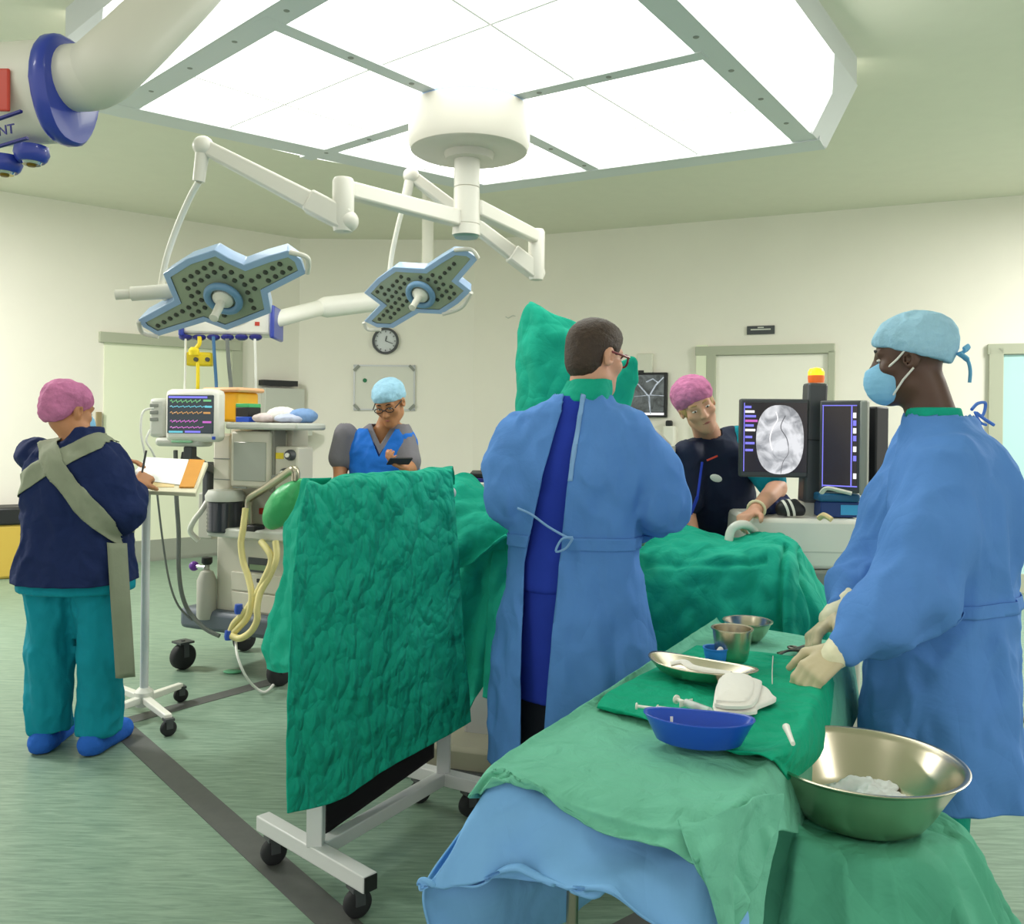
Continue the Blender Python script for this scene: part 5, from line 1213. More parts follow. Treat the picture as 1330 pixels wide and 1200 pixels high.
for a, b, r0, r1 in (((770, 530, 3.8), (795, 505, 3.7), .07, .06), ((792, 512, 3.7), (812, 484, 3.66), .06, .028), ((792, 530, 3.7), (804, 505, 3.68), .06, .035), ((808, 474, 3.66), (820, 469, 3.66), .018, .020), ((824, 474, 3.66), (823, 494, 3.67), .014, .018), ((820, 495, 3.66), (806, 522, 3.68), .02, .045)): S.cap(cc(*a), cc(*b), r0, r1, .02)
o2 = finish('sleeve_end', S.mesh('c', lambda p: wrinkle(.007, (12, 12, 6))(p)), M_green, angle=180); o2.parent = o; o2.location = WM[o2].to_translation() - WM[o].to_translation()
tag(o, 'green fabric cover over the top of the C-arm behind the surgeon\'s head', 'cover')

# equipment trolley with the black device, behind the head end
r = empty('equipment_trolley', (P(630, 640, 4.62).x, 4.75, 0), 0, 'pale equipment trolley half hidden behind the green drapes', 'trolley')
FT = Frame(P(630, 640, 4.6), (1, 0))
mb = MB(); FT.box(mb, 604, 627, 672, 640, 0, .36); mb.build('shelf', M_pale, r, bevel=.01); mb = MB(); FT.box(mb, 612, 640, 664, 800, -.03, .3, z0=.12); mb.build('body', M_cream, r, bevel=.02)
for q in ((612, .05), (664, .05), (612, .3), (664, .3)): caster('caster', FT.at((FT.px(q[0], 700) - FT.o).x, 0, -q[1]), r, .045, .2, -.0)
r = empty('monitoring_device', tuple(P(628, 627, 4.65)), 0, 'dark device stack with a blue tray behind the surgeon\'s left sleeve', 'device')
mb = MB(); FT.box(mb, 608, 621, 646, 627, -.02, .25); mb.build('blue_tray', M_dkblue, r, bevel=.005)
mb = MB(); FT.box(mb, 610, 614, 650, 621, -.02, .25); mb.build('body', M_black, r, bevel=.008); mb = MB(); FT.box(mb, 624, 605, 652, 614, -.05, .18); mb.build('upper_body', M_dgrey, r, bevel=.015)
mb = MB(); FT.box(mb, 630, 599, 650, 605, -.08, .12); mb.build('handle', M_grey, r, bevel=.01)

# ------------------------------------------------------------------ monitor cart of the C-arm
FM = Frame(P(1045, 690, 3.85), (1, -.04))
r = empty('monitor_cart', tuple(FM.at(0, 0, -.3)), 0, 'white monitor cart with twin screens and orange beacon right of the operating table', 'monitor cart')
mb = MB(); FM.box(mb, 973, 674, 1122, 740, 0, .62); mb.build('upper_cabinet', M_white, r, bevel=.02)
mb = MB(); FM.box(mb, 971, 741, 1124, 766, .02, .66); mb.build('bumper', M_grey, r, bevel=.012)
mb = MB(); FM.box(mb, 975, 767, 1120, 800, 0, .6, z0=.14); mb.build('lower_cabinet', M_cream, r, bevel=.015)
mb = MB(); FM.box(mb, 976, 716, 1119, 718, .001, .004); mb.build('drawer_gap', M_pale, r)
for q in ((985, .06), (1110, .06), (985, .54), (1110, .54)): caster('caster', FM.at((FM.px(q[0], 700) - FM.o).x, 0, -q[1]), r, .05, .3, .03)
mb = MB(); mb.tube(spline([P(980, 690, 3.83), P(970, 682, 3.74), P(958, 682, 3.70), P(949, 690, 3.69), P(946, 710, 3.68), P(947, 735, 3.70), P(960, 745, 3.78), P(980, 745, 3.84)], 40), .018, 14); mb.build('push_handle', M_white, r)
pz = P(1053, 668, 4.0); FMp = Frame(P(1054, 575, 4.0), (1, .0))
mb = MB(); FMp.box(mb, 1041, 650, 1065, 674, 0, .1); mb.build('pole_foot', M_cream, r, bevel=.012)
mb = MB(); mb.bar(P(1052, 652, 4.02), P(1059, 498, 4.02), .088, .09, (0, -1, 0)); mb.build('pole', M_dgrey, r, bevel=.012)
mb = MB(); mb.bar(P(1053.5, 572, 3.972), P(1053.6, 570.5, 3.972), .09, .004, (0, -1, 0)); mb.build('pole_joint', M_black, r)
mb = MB(); c_ = P(1060, 497, 4.02); mb.lathe([(.034, 0), (.036, .02), (.035, .032), (0, .032)], c_, 24); bo = mb.build('beacon', mat('beacon_orange', '#c8571c', .3, emit='#e06a10', estr=.35), r)
mb = MB(); mb.lathe([(.035, .032), (.036, .045), (.028, .062), (0, .068)], c_, 24); mb.build('beacon_dome', mat('beacon_yellow', '#ffce20', .3, emit='#ffc81e', estr=.8), bo)
# left screen
F1 = Frame(P(1003, 570, 3.98), (1, -.10))
def scr(fr, x0, y0, x1, y1, thick, name, m, root, out=0., bev=.008):
    mb = MB(); fr.box(mb, x0, y0, x1, y1, out, thick); return mb.build(name, m, root, bevel=bev)
m1 = scr(F1, 961, 518, 1050, 620, .05, 'screen_housing', M_dgrey, r, 0)
scr(F1, 965, 523, 1048, 613, .006, 'display', M_screenk, m1, .004, 0)
def oval(fr, px, py, rx, ry, out, mtl, nm, root, n=40, pw=2.):
    c = fr.px(px, py, out); ex = (fr.px(px + rx, py, out) - c).length; ez = (fr.px(px, py + ry, out) - c).length
    pts = [c + fr.x * ex * math.copysign(abs(math.cos(a)) ** (2 / pw), math.cos(a)) + Vector((0, 0, ez * math.copysign(abs(math.sin(a)) ** (2 / pw), math.sin(a)))) for a in [2 * PI * k / n for k in range(n)]]
    return MB().prism(pts, -fr.n * .003).build(nm, mtl, root, smooth=False)
oval(F1, 1013, 571, 31, 45, .008, M_fluoro, 'fluoroscopy_image', m1, 40, 2.4)
M_ves = emis('vessel_grey', '#5f6165', .6); M_vesl = emis('bone_white', '#f1f1f2', .85)
mb = MB(); q = [F1.px(x, y, .011) for x, y in ((1003, 585), (1000, 570), (1004, 555), (1010, 545), (1008, 535))]; mb.tube(spline(q, 20), .012, 6, flat=.15); mb.build('image_detail', M_vesl, m1)
mb = MB(); q = [F1.px(x, y, .011) for x, y in ((1014, 615), (1017, 600), (1024, 588), (1022, 570), (1014, 555), (1020, 540))]; mb.tube(spline(q, 24), [.006] * 12 + [.011] * 12, 6, flat=.15); mb.build('image_detail', M_ves, m1)
for k, (y, w, mm) in enumerate(((527, 8, M_txb), (533, 12, M_txw), (539, 14, M_txb), (545, 16, M_txp), (551, 11, M_txb), (557, 13, M_txw), (566, 9, M_txb), (574, 12, M_txb), (583, 10, M_txb))):
    mb = MB(); F1.box(mb, 968, y, 968 + w, y + 3, .007, .003); mb.build('readout', mm, m1)
mb = MB(); F1.box(mb, 966, 523, 967, 612, .007, .003); mb.build('side_bar', M_txb, m1)
# right screen, turned
F2 = Frame(P(1098, 575, 3.86), (.84, -.54))
m2 = scr(F2, 1064, 520, 1122, 640, .06, 'screen_housing', M_dgrey, r, 0)
scr(F2, 1068, 526, 1113, 632, .006, 'display', M_screenk, m2, .004, 0)
for q in ((1068, 526, 1113, 527.2), (1068, 630.5, 1113, 632), (1068, 526, 1069, 632), (1105, 526, 1106.5, 632)):
    mb = MB(); F2.box(mb, *q, .007, .003); mb.build('side_bar', M_txb, m2)
for y, mm in ((536, M_txw), (546, M_txb), (556, M_txw), (566, M_txb), (580, M_txw), (592, M_txb), (615, M_txw)):
    mb = MB(); F2.box(mb, 1108, y, 1112, y + 7, .007, .003); mb.build('readout', mm, m2)
F3 = Frame(P(1125, 580, 3.95), (.6, -.8))
scr(F2, 1116, 520, 1126, 644, .05, 'bezel_edge', M_grey, m2, .01)
scr(F3, 1126, 528, 1138, 640, .10, 'back_cover', M_black, m2, -.02)
mb = MB(); mb.bar(P(1052, 565, 4.06), P(1005, 568, 4.06), .05, .05); mb.build('screen_arm', M_dgrey, r); mb = MB(); mb.bar(P(1058, 575, 4.04), P(1096, 578, 3.98), .05, .05); mb.build('screen_arm', M_dgrey, r)
# things lying on the cart
zt = FM.rect(973, 674, 1122, 740)[3]
def on_cart(px, py): return PZ(px, py, zt + .004)
p = on_cart(1092, 672); r = empty('supply_box', tuple(p), 0, 'dark blue supply box with a cyan label on the monitor cart', 'box')
FX = Frame(p, (1, -.05)); mb = MB(); FX.box(mb, 1066, 652, 1120, 674, 0, .16, z0=zt + .003); mb.build('body', mat('box_navy', '#143a78', .5), r, bevel=.006)
mb = MB(); FX.box(mb, 1064, 641, 1118, 652, .01, .17); mb.build('lid', mat('box_teal_blue', '#145e86', .5), r, bevel=.01)
mb = MB(); FX.box(mb, 1092, 656, 1115, 669, .002, .004); mb.build('label', mat('box_label_cyan', '#3aa6dc', .5), r)
mb = MB(); mb.tube(spline([on_cart(1064, 676) + Vector((0, 0, .01)), on_cart(1070, 677) + Vector((0, 0, .025)), on_cart(1080, 678) + Vector((0, 0, .01))], 14), .012, 8); tag(mb.build('coiled_cable', M_buff), 'short beige cable piece lying in front of the supply box', 'cable')
mb = MB(); mb.tube(spline([P(1067, 640, 3.78), P(1074, 634, 3.76), P(1090, 637, 3.74), P(1106, 641, 3.72)], 20), .014, 8, flat=.6); tag(mb.build('folded_strap', M_cream), 'cream strap lying over the top of the blue supply box', 'strap')
S = SDF(p + Vector((-.6, -.3, -.06)), p + Vector((-.0, .4, .25)), .006)
for a, b, r0 in (((988, 668), (1005, 664), .03), ((1000, 666), (1016, 662), .04)): S.cap(T3(on_cart(*a) + Vector((0, 0, .02))), T3(on_cart(*b) + Vector((0, 0, .035))), r0, r0, .03)
S.half((0, 0, zt + .003), (0, 0, -1)); o = finish('folded_cloth', S.mesh('c', wrinkle(.008, (20, 20, 20))), M_navy, angle=180); tag(o, 'crumpled navy cloth on the monitor cart beside the striped bag', 'cloth')
p = on_cart(1028, 671); r = empty('striped_bag', tuple(p), 0, 'small black and white striped bag on the monitor cart', 'bag')
S = SDF(p + Vector((-.12, -.1, -.03)), p + Vector((.12, .14, .14)), .005); S.cap(T3(p + Vector((-.03, .02, .03))), T3(p + Vector((.04, .03, .025))), .035, .03, .02); S.cap(T3(p + Vector((.0, .02, .045))), T3(p + Vector((.02, .02, .06))), .025, .015, .03); S.half(p + Vector((0, 0, .002)), (0, 0, -1))
bme = S.mesh('b'); bo = finish('bag_body', bme, M_black, r, local=False, angle=180)
for xx in (-.012, .014):
    m2_ = bme.copy(); m2_.materials.clear(); m2_ = cut(m2_, [((xx + .006, 0, 0), (1, 0, .35)), ((xx - .006, 0, 0), (-1, 0, -.35))]); swell(m2_, .003); finish('stripe', m2_, M_white, r, local=True, angle=180)

# ------------------------------------------------------------------ anaesthetic machine
FA = Frame(P(300, 700, 5.12), (.90, -.43))
r = empty('anaesthetic_machine', tuple(FA.at(0, 0, -.25)), 0, 'beige anaesthetic machine on a dark wheeled base behind the writing stand', 'anaesthetic machine')
M_mach = mat('machine_beige', '#d8d3c2', .45); M_mach2 = mat('machine_grey', '#b5b4a8', .45)
def A(name, m, x0, y0, x1, y1, out, dep, bev=.01, **k):
    mb = MB(); FA.box(mb, x0, y0, x1, y1, out, dep, **{q: v for q, v in k.items() if q in ('z0', 'z1')}); return mb.build(name, m, k.get('root', r), bevel=bev)
A('base', mat('machine_base_blue_grey', '#5d6670', .5), 232, 797, 376, 826, .06, .62, .03)
for x, o in ((238, -.0), (364, -.0), (240, -.5), (364, -.5)): caster('caster', FA.at((FA.px(x, 820) - FA.o).dot(FA.x), 0, o), r, .075, .9, .02)
A('drawer_unit', M_mach, 281, 700, 380, 800, 0, .5)
for y0, y1 in ((746, 770), (772, 796)): A('drawer', M_mach, 300, y0, 376, y1, .012, .03, .004)
A('dark_recess', M_dgrey, 322, 725, 354, 744, .004, .01, .002); A('recess_label', mat('label_green', '#8aa07c', .5), 324, 734, 352, 741, .008, .01, 0)
A('socket_panel', M_black, 372, 742, 380, 775, .005, .01, .002); A('latch', M_black, 333, 752, 341, 757, .02, .02, .002)
A('worktop', M_pale, 268, 688, 372, 701, .10, .62, .012)
A('column', M_mach, 276, 563, 299, 688, -.04, .30, .015)
for y in (595, 622): A('column_joint', M_grey, 277, y, 298, y + 1.2, -.038, .004, 0)
A('back_panel', M_mach, 299, 556, 380, 690, -.10, .14, .01)
A('top_shelf', M_pale, 292, 549, 385, 558, .10, .26, .012)
di = A('display_housing', M_mach, 299, 560, 350, 634, .05, .16, .015); A('display', M_lightglass, 303, 574, 345, 625, .054, .01, .004, root=di)
A('side_post', mat('post_grey', '#8f8f84', .5), 350, 558, 356, 640, .03, .1, .006)
A('gauge_panel', M_mach, 356, 580, 386, 660, .02, .14, .012)
for x, y, rr, m in ((379, 591, .03, M_dgrey), (372, 613, .022, M_dgrey), (360, 620, .016, M_grey)):
    p = FA.px(x, y, .02); go = MB().lathe([(rr, 0), (rr, .02), (rr * .8, .035), (0, .035)], p, 20, FA.R() @ Matrix.Rotation(PI / 2, 3, 'X')).build('control_knob', m, r)
    if m is M_dgrey: MB().lathe([(rr * .45, .035), (rr * .4, .045), (0, .045)], p, 16, FA.R() @ Matrix.Rotation(PI / 2, 3, 'X')).build('knob_cap', M_white, go)
A('yellow_tag', M_yellow, 358, 588, 368, 596, .023, .01, 0); A('yellow_tag', M_yellow, 366, 612, 372, 617, .023, .01, 0)
A('name_strip', M_grey, 302, 632, 320, 634.5, .056, .005, 0); A('red_button', M_red, 336, 660, 342, 668, -.08, .03, .004); A('blue_button', M_bluep, 344, 655, 349, 662, -.08, .03, .004)
c_ = FA.px(292, 690, .03)
mb = MB(); hB = FA.px(292, 650, .03).z - c_.z; rb = (FA.px(310, 670, .03) - FA.px(274, 670, .03)).length / 2
mb.lathe([(rb * (.94 + .04 * (k % 2)), hB * k / 16) for k in range(17)], c_, 32); bl = mb.build('bellows', M_bellows, r, angle=180)
MB().lathe([(rb * 1.05, hB), (rb * 1.08, hB + .03), (rb * .9, hB + .06), (0, hB + .065)], c_, 32).build('bellows_cap', M_pale, bl)
mb = MB(); mb.tube(spline([FA.px(323, 684, .06), FA.px(323, 668, .06), FA.px(323, 652, .06), FA.px(327, 645, .07), FA.px(345, 634, .12), FA.px(365, 620, .16), FA.px(380, 610, .2), FA.px(384, 614, .2), FA.px(384, 624, .2)], 50), .022, 14); mb.build('rail', mat('satin_rail', '#b9b29b', .3, .9), r)
A('absorber_base', M_black, 318, 682, 332, 692, .1, .08, .01)
c_ = FA.px(268, 803, .04); mb = MB(); hh = FA.px(268, 742, .04).z - c_.z; mb.lathe([(.0, 0), (.05, 0), (.055, .02), (.055, hh - .05), (.035, hh), (.015, hh + .01), (.015, hh + .05), (0, hh + .05)], c_, 28); cy = mb.build('gas_cylinder', M_mach2, r)
MB().lathe([(.022, hh + .04), (.03, hh + .05), (.03, hh + .08), (0, hh + .085)], c_, 18).build('valve', M_black, cy)
MB().ball(FA.px(252, 735, .05), (.028, .028, .028)).build('purple_knob', mat('purple_plastic', '#6a2f9a', .4), r); MB().cyl(FA.px(252, 735, .05), FA.px(267, 737, .05), .012).build('valve_stem', M_chrome, r)
A('side_rail', M_mach2, 257, 640, 276, 700, -.06, .05, .01); A('mount_arm', M_dgrey, 262, 600, 270, 660, -.03, .06, .01)
mb = MB(); mb.tube(spline([FA.px(270, 650, .02), FA.px(262, 663, .06), FA.px(252, 676, .08), FA.px(247, 690, .06), FA.px(258, 702, .02)], 20), .016, 10); mb.build('bracket_tube', M_white, r)
# patient monitor on its arm
mz = FA.px(247, 574, .16); r2 = empty('patient_monitor', tuple(mz), 0, 'white patient monitor with coloured traces above the writing stand', 'monitor')
FV_ = Frame(P(247, 540, 4.92), (.985, -.17))
def Mo(name, m, x0, y0, x1, y1, out, dep, bev=.008, root=None):
    mb = MB(); FV_.box(mb, x0, y0, x1, y1, out, dep); return mb.build(name, m, root or r2, bevel=bev)
Mo('housing', M_white, 213, 505, 281, 574, 0, .12, .03); sc1 = Mo('screen', M_screen, 217, 513, 277, 563, .004, .01, .004)
Mo('side_module', M_pale, 193, 517, 215, 568, -.03, .2, .02); 
for y in (524, 533, 542): Mo('module_slot', M_grey, 194, y, 205, y + 5, -.025, .02, .004)
Mo('lower_tray', M_pale, 200, 568, 262, 580, -.02, .14, .02); Mo('green_stripe', mat('mint_stripe', '#8fc9a0', .5), 222, 572, 248, 575, .0, .02, .004); Mo('blue_button', M_bluep, 275, 567, 279, 571, .003, .01, .002)
tr = [(521, 262, M_txg, 4), (528, 270, M_txc, 2), (536, 264, M_txo, 3), (547, 258, M_txp, 3), (555, 266, M_txp, 2)]
for y, x1, m, a in tr:
    mb = MB(); q = []; n = 26
    for k in range(n): q.append(FV_.px(221 + (x1 - 221) * k / n, y - a * .5 * (k % 4 == 1) + a * .5 * (k % 4 == 2), .006))
    mb.tube(q, .0022, 5); mb.build('trace', m, sc1)
for x, y, w, m in ((264, 519, 10, M_txg), (266, 527, 9, M_txc), (264, 535, 9, M_txo), (263, 547, 11, M_txp), (219, 559.5, 18, M_txc), (240, 559.5, 20, M_txb), (219, 514.5, 50, M_txb)): Mo('readout', m, x, y, x + w, y + 2.5, .0065, .003, 0, sc1)
mb = MB(); mb.bar(FV_.px(247, 580, -.06), FV_.px(247, 596, -.06), .06, .05); mb.bar(FV_.px(240, 592, -.06), FA.px(276, 612, -.1), .05, .05); mb.build('mount', M_dgrey, r2, bevel=.006)
def cable(name, pts, rad, m, lab, cat='cable', n=60):
    mb = MB(); mb.tube(spline(pts, n), rad, 8); return tag(mb.build(name, m), lab, cat)
cable('sensor_cable', [P(200, 530, 4.86), P(186, 535, 4.84), P(183, 560, 4.82), P(188, 590, 4.84), P(186, 600, 4.9)], .006, M_wcable, 'white sensor lead looping left of the patient monitor')
cable('sensor_cable', [P(195, 558, 4.86), P(190, 572, 4.84), P(197, 585, 4.85), P(203, 598, 4.88)], .006, M_wcable, 'short white lead dangling below the monitor module')
cable('power_cable', [P(228, 585, 5.0), P(229, 643, 4.95), P(232, 691, 4.95), P(232, 735, 4.95), P(236, 770, 4.98), P(246, 795, 5.02), P(266, 816, 5.0), P(285, 826, 4.98)], .012, M_cable, 'thick grey cable hanging left of the anaesthetic machine')
cable('power_cable', [P(204, 640, 4.95), P(211, 700, 4.95), P(220, 755, 4.97), P(232, 787, 5.0), P(250, 806, 5.02)], .006, M_cable, 'thin grey cable hanging behind the writing stand pole')
cable('drain_tube', [P(306, 825, 4.9), P(308, 850, 4.75), P(318, 876, 4.72), P(332, 893, 4.8), PZ(346, 898, .012), P(362, 878, 5.0), P(372, 850, 5.0)], .007, M_wcable, 'thin white tube drooping under the anaesthetic machine')
# breathing circuit: three looping hoses
def hose(pts, nm='hose', root=None):
    q = spline(pts, 150); mb = MB(); mb.tube(q, [.0165 + .0022 * (k % 2) for k in range(150)], 12); return mb.build(nm, M_hose, root, angle=180)
h = lambda x, y, o: FA.px(x, y, o)
p = h(319, 828, .2); rh = empty('breathing_circuit', tuple(p), 0, 'loop of cream breathing hoses hanging on the anaesthetic machine', 'hose')
hose([h(319, 660, .13), h(316, 685, .15), h(313, 706, .16), h(316, 730, .17), h(322, 748, .18), h(327, 775, .2), h(322, 800, .2), h(310, 815, .2), h(301, 824, .2)], root=rh)
hose([h(339, 703, .12), h(350, 718, .15), h(352, 730, .16), h(345, 748, .18), h(331, 775, .19), h(316, 797, .2), h(304, 810, .2), h(299, 822, .2)], root=rh)
hose([h(358, 703, .12), h(359, 725, .15), h(350, 748, .17), h(338, 770, .2), h(334, 790, .22), h(334, 805, .22), h(326, 820, .22), h(312, 829, .22), h(301, 826, .22)], root=rh)
for x, y in ((297, 826), (310, 792)): MB().lathe([(.02, -.02), (.024, 0), (.02, .03), (0, .03)], h(x, y, .21), 14).build('connector', M_bluep, rh)
S = SDF(h(362, 690, .2) - Vector((.25, .2, .05)), h(362, 640, .2) + Vector((.25, .2, .16)), .007)
a_, b_ = h(346, 684, .19), h(387, 630, .19); t_ = (b_ - a_).normalized(); s_ = t_.cross(FA.n).normalized(); S.ell(T3((a_ + b_) / 2), ((b_ - a_).length / 2, .085, .06), np.array(Matrix((t_, s_, t_.cross(s_))).transposed()), .01); S.cap(T3(b_ - t_ * .05), T3(b_ + t_ * .02), .035, .022, .04)
o = finish('breathing_bag', S.mesh('b', wrinkle(.005, (10, 10, 10))), M_bag, angle=180); tag(o, 'green rubber breathing bag between the machine and the green sheet', 'breathing bag')
mb = MB(); fg = PZ(302, 873, .004); mb.lathe([(0, .0), (.05, .0), (.055, .006), (.04, .012), (0, .012)], fg, 20, sy=.6); tag(mb.build('plastic_disc', mat('mint_cap', '#7ccf9f', .5)), 'small mint green plastic disc lying on the floor under the anaesthetic machine', 'disc')
# things on the machine's top shelf
zsh = FA.rect(292, 549, 398, 558, .10)[3]
p = FA.px(294, 549, .05); r2 = empty('sharps_bin', (p.x, p.y, zsh), 0, 'yellow sharps bin with peach lid beside the patient monitor', 'sharps bin')
mb = MB(); FA.box(mb, 279, 509, 308, 549, .02, .18, z0=zsh + .002); me_ = mb.build('tub', M_amber, r2, bevel=.015); mb = MB(); FA.box(mb, 262, 503, 310, 509, .04, .22); mb.build('lid', M_peach, r2, bevel=.012)
p = FA.px(314, 549, .05); r2 = empty('drug_box', (p.x, p.y, zsh), 0, 'small black box with blue base and green top right of the sharps bin', 'box')
for nm, m, y0, y1 in (('base_band', M_bluep, 541, 549), ('body', M_black, 529, 541), ('top', M_bag, 524, 529)):
    mb = MB(); FA.box(mb, 306, y0, 323, y1, .03, .1, **({'z0': zsh + .002} if y1 == 549 else {})); mb.build(nm, m, r2, bevel=.003)
for k, (x0, y0, x1, m, lab) in enumerate(((324, 536, 350, mat('pack_pink', '#e8d6d4', .6), 'pale pink wrapped pack beside the black drug box'), (340, 528, 372, M_gauze, 'white wrapped pack in the middle of the machine top'), (352, 537, 384, mat('pack_lilac', '#c9cfe6', .6), 'lilac wrapped pack near the right end of the machine top'), (370, 530, 397, mat('pack_blue', '#7fa3d6', .6), 'blue folded pack at the right end of the machine top'))):
    z0 = zsh + .003; a, b, _, z1 = FA.rect(x0, y0, x1, 549, .04 - .05 * (k % 2)); cc_ = FA.at((a + b) / 2, z0, -.02 - .06 * (k % 2)); hx = (b - a) / 2; hz = z1 - z0
    S = SDF(cc_ - Vector((hx + .03, hx + .06, .02)), cc_ + Vector((hx + .03, hx + .06, hz + .04)), .006); S.ell(T3(cc_ + Vector((0, 0, hz * .45))), (hx, .09, hz * .55), np.array(FA.R()), .01); S.half((0, 0, z0), (0, 0, -1))
    tag(finish('supply_pack', S.mesh('p', wrinkle(.006, (25, 25, 25))), m, angle=180), lab, 'pack')

# ------------------------------------------------------------------ writing stand
bc = PZ(187, 907, .085)
r = empty('writing_stand', (bc.x, bc.y, 0), 0, 'white mobile writing stand with crossed feet in front of the woman in navy', 'stand')
for x, y in ((143, 889), (133, 926), (235, 890), (231, 941)):
    e = PZ(x, y, .085); d_ = (e - bc); e = bc + d_ * min(1., .36 / d_.length) if d_.length > .45 else e
    MB().bar(bc, e, .04, .035, w2=.035, h2=.028).build('foot_bar', M_white, r, bevel=.005); caster('caster', e, r, .036, .7, .0)
bz0 = [P(160, 636, 4.32), P(254, 640, 4.30), P(270, 600, 4.62), P(192, 597, 4.66)]
pt = (bz0[0] + bz0[1] + bz0[2] + bz0[3]) / 4
MB().cyl((bc.x, bc.y, .06), (bc.x + .0, bc.y, pt.z + .0), .02).build('pole', M_frameal, r); MB().lathe([(.04, .05), (.045, .07), (.045, .12), (.025, .14), (0, .14)], (bc.x, bc.y, 0), 20).build('hub', M_white, r)
nrm = (bz0[1] - bz0[0]).cross(bz0[3] - bz0[0]).normalized(); nrm = nrm if nrm.z > 0 else -nrm
MB().prism(bz0, -nrm * .022).build('board', mat('board_cream', '#e2dcc0', .5), r, bevel=.004)
def sheet(name, m, pts, th, lift, lab, cat):
    def on(px, py):
        rr = ray(px, py); o = Vector((0, 0, CAMZ)); return o + rr * ((bz0[0] + nrm * lift - o).dot(nrm) / rr.dot(nrm))
    return tag(MB().prism([on(*q) for q in pts], nrm * th).build(name, m, smooth=False), lab, cat)
sheet('clipboard', M_board, ((233, 634), (252, 634), (266, 599), (246, 598)), .008, .001, 'orange clipboard at the right end of the writing stand', 'clipboard')
sheet('folder', M_buff, ((186, 633), (226, 633), (229, 622), (192, 620)), .003, .001, 'buff folder under the white papers on the stand', 'folder')
sheet('paper', M_paper, ((168, 622), (234, 630), (245, 597), (190, 594)), .002, .005, 'white chart paper the woman in navy writes on', 'paper')

# ------------------------------------------------------------------ instrument table
ZI = .78
LF, RF, RN, LN = PZ(930, 812, ZI), PZ(1100, 838, ZI), PZ(975, 1036, ZI), PZ(652, 1000, ZI)
ctr = (LF + RF + RN + LN) / 4
r = empty('instrument_table', (ctr.x, ctr.y, 0), 0, 'instrument table on thin steel legs under the green and blue cloths', 'table')
def mixq(u, v): return LN.lerp(RN, u).lerp(LF.lerp(RF, u), v)
MB().prism([p - Vector((0, 0, .035)) + (ctr - p) * .05 for p in (LF, RF, RN, LN)], (0, 0, -.03)).build('table_top', M_alu, r, smooth=False)
M_leg = mat('steel_leg', '#9c988a', .3, .9)
for u, v in ((.2, .08), (.9, .1), (.1, .92), (.9, .92)):
    p = mixq(u, v); lo = MB().cyl((p.x, p.y, 0.02), (p.x, p.y, ZI - .04), .0125).build('leg', M_leg, r); MB().cyl((p.x, p.y, 0.0), (p.x, p.y, .03), .018).build('rubber_foot', M_rubber, lo)
zi = ZI + .004
out_l = lambda v, o, z: mixq(0, v) + (LN - RN).normalized() * o + Vector((0, 0, z - ZI)); out_r = lambda v, o, z: mixq(1, v) + (RN - LN).normalized() * o + Vector((0, 0, z - ZI))
fwd = ((LN + RN) / 2 - (LF + RF) / 2).normalized()
# blue sheet, lowest layer
def tp(u, v, dz=0, f=0.): return mixq(u, v) + Vector((0, 0, dz)) + fwd * f
g = [[out_l(.25, .012, ZI - .03), out_l(.25, .0, ZI - .02), tp(.3, .25, -.02), tp(.7, .25, -.02), out_r(.25, .0, ZI - .02), out_r(.25, .012, ZI - .04)],
     [out_l(.12, .02, ZI - .05), out_l(.12, .004, ZI - .02), tp(.3, .12, -.02), tp(.7, .12, -.02), out_r(.12, .004, ZI - .02), out_r(.12, .012, ZI - .06)],
     [P(590, 1120, 1.74), P(645, 1008, 1.74), P(735, 1025, 1.70), P(850, 1045, 1.66), P(962, 1060, 1.60), P(985, 1150, 1.60)],
     [P(565, 1140, 1.66), P(622, 1055, 1.68), P(720, 1080, 1.64), P(838, 1110, 1.58), P(940, 1110, 1.53), P(975, 1190, 1.55)],
     [P(546, 1152, 1.62), P(592, 1140, 1.64), P(680, 1137, 1.60), P(790, 1160, 1.52), P(925, 1190, 1.48), P(970, 1230, 1.52)],
     [P(546, 1156, 1.62), P(594, 1143, 1.64), P(682, 1140, 1.60), P(795, 1172, 1.50), P(915, 1225, 1.46), P(965, 1280, 1.52)]]
bl = cloth('table_sheet', g, M_sky, 130, 150, .012, 4.5, folds=lambda u, v: (.014 * math.sin(u * 17 + 1) + .005 * math.sin(u * 39)) * max(0, (v - .5) / .5)); tag(bl, 'sky blue sheet hanging from the near end of the instrument table', 'sheet')
g = [[P(640, 1020, 1.86), P(700, 1030, 1.98), P(790, 1030, 2.15)], [P(590, 1090, 1.76), P(680, 1100, 1.9), P(785, 1090, 2.1)], [P(550, 1152, 1.65), P(670, 1150, 1.8), P(790, 1140, 2.05)], [P(556, 1205, 1.65), P(660, 1205, 1.8), P(765, 1160, 2.05)], [P(560, 1225, 1.65), P(650, 1230, 1.8), P(750, 1172, 2.05)]]
o = cloth('sheet_side', g, M_sky, 60, 60, .008, 6, folds=lambda u, v: .015 * math.sin(u * 13)); o.name = 'side_fall'; o.parent = bl; o.location = WM[o].to_translation() - WM[bl].to_translation()
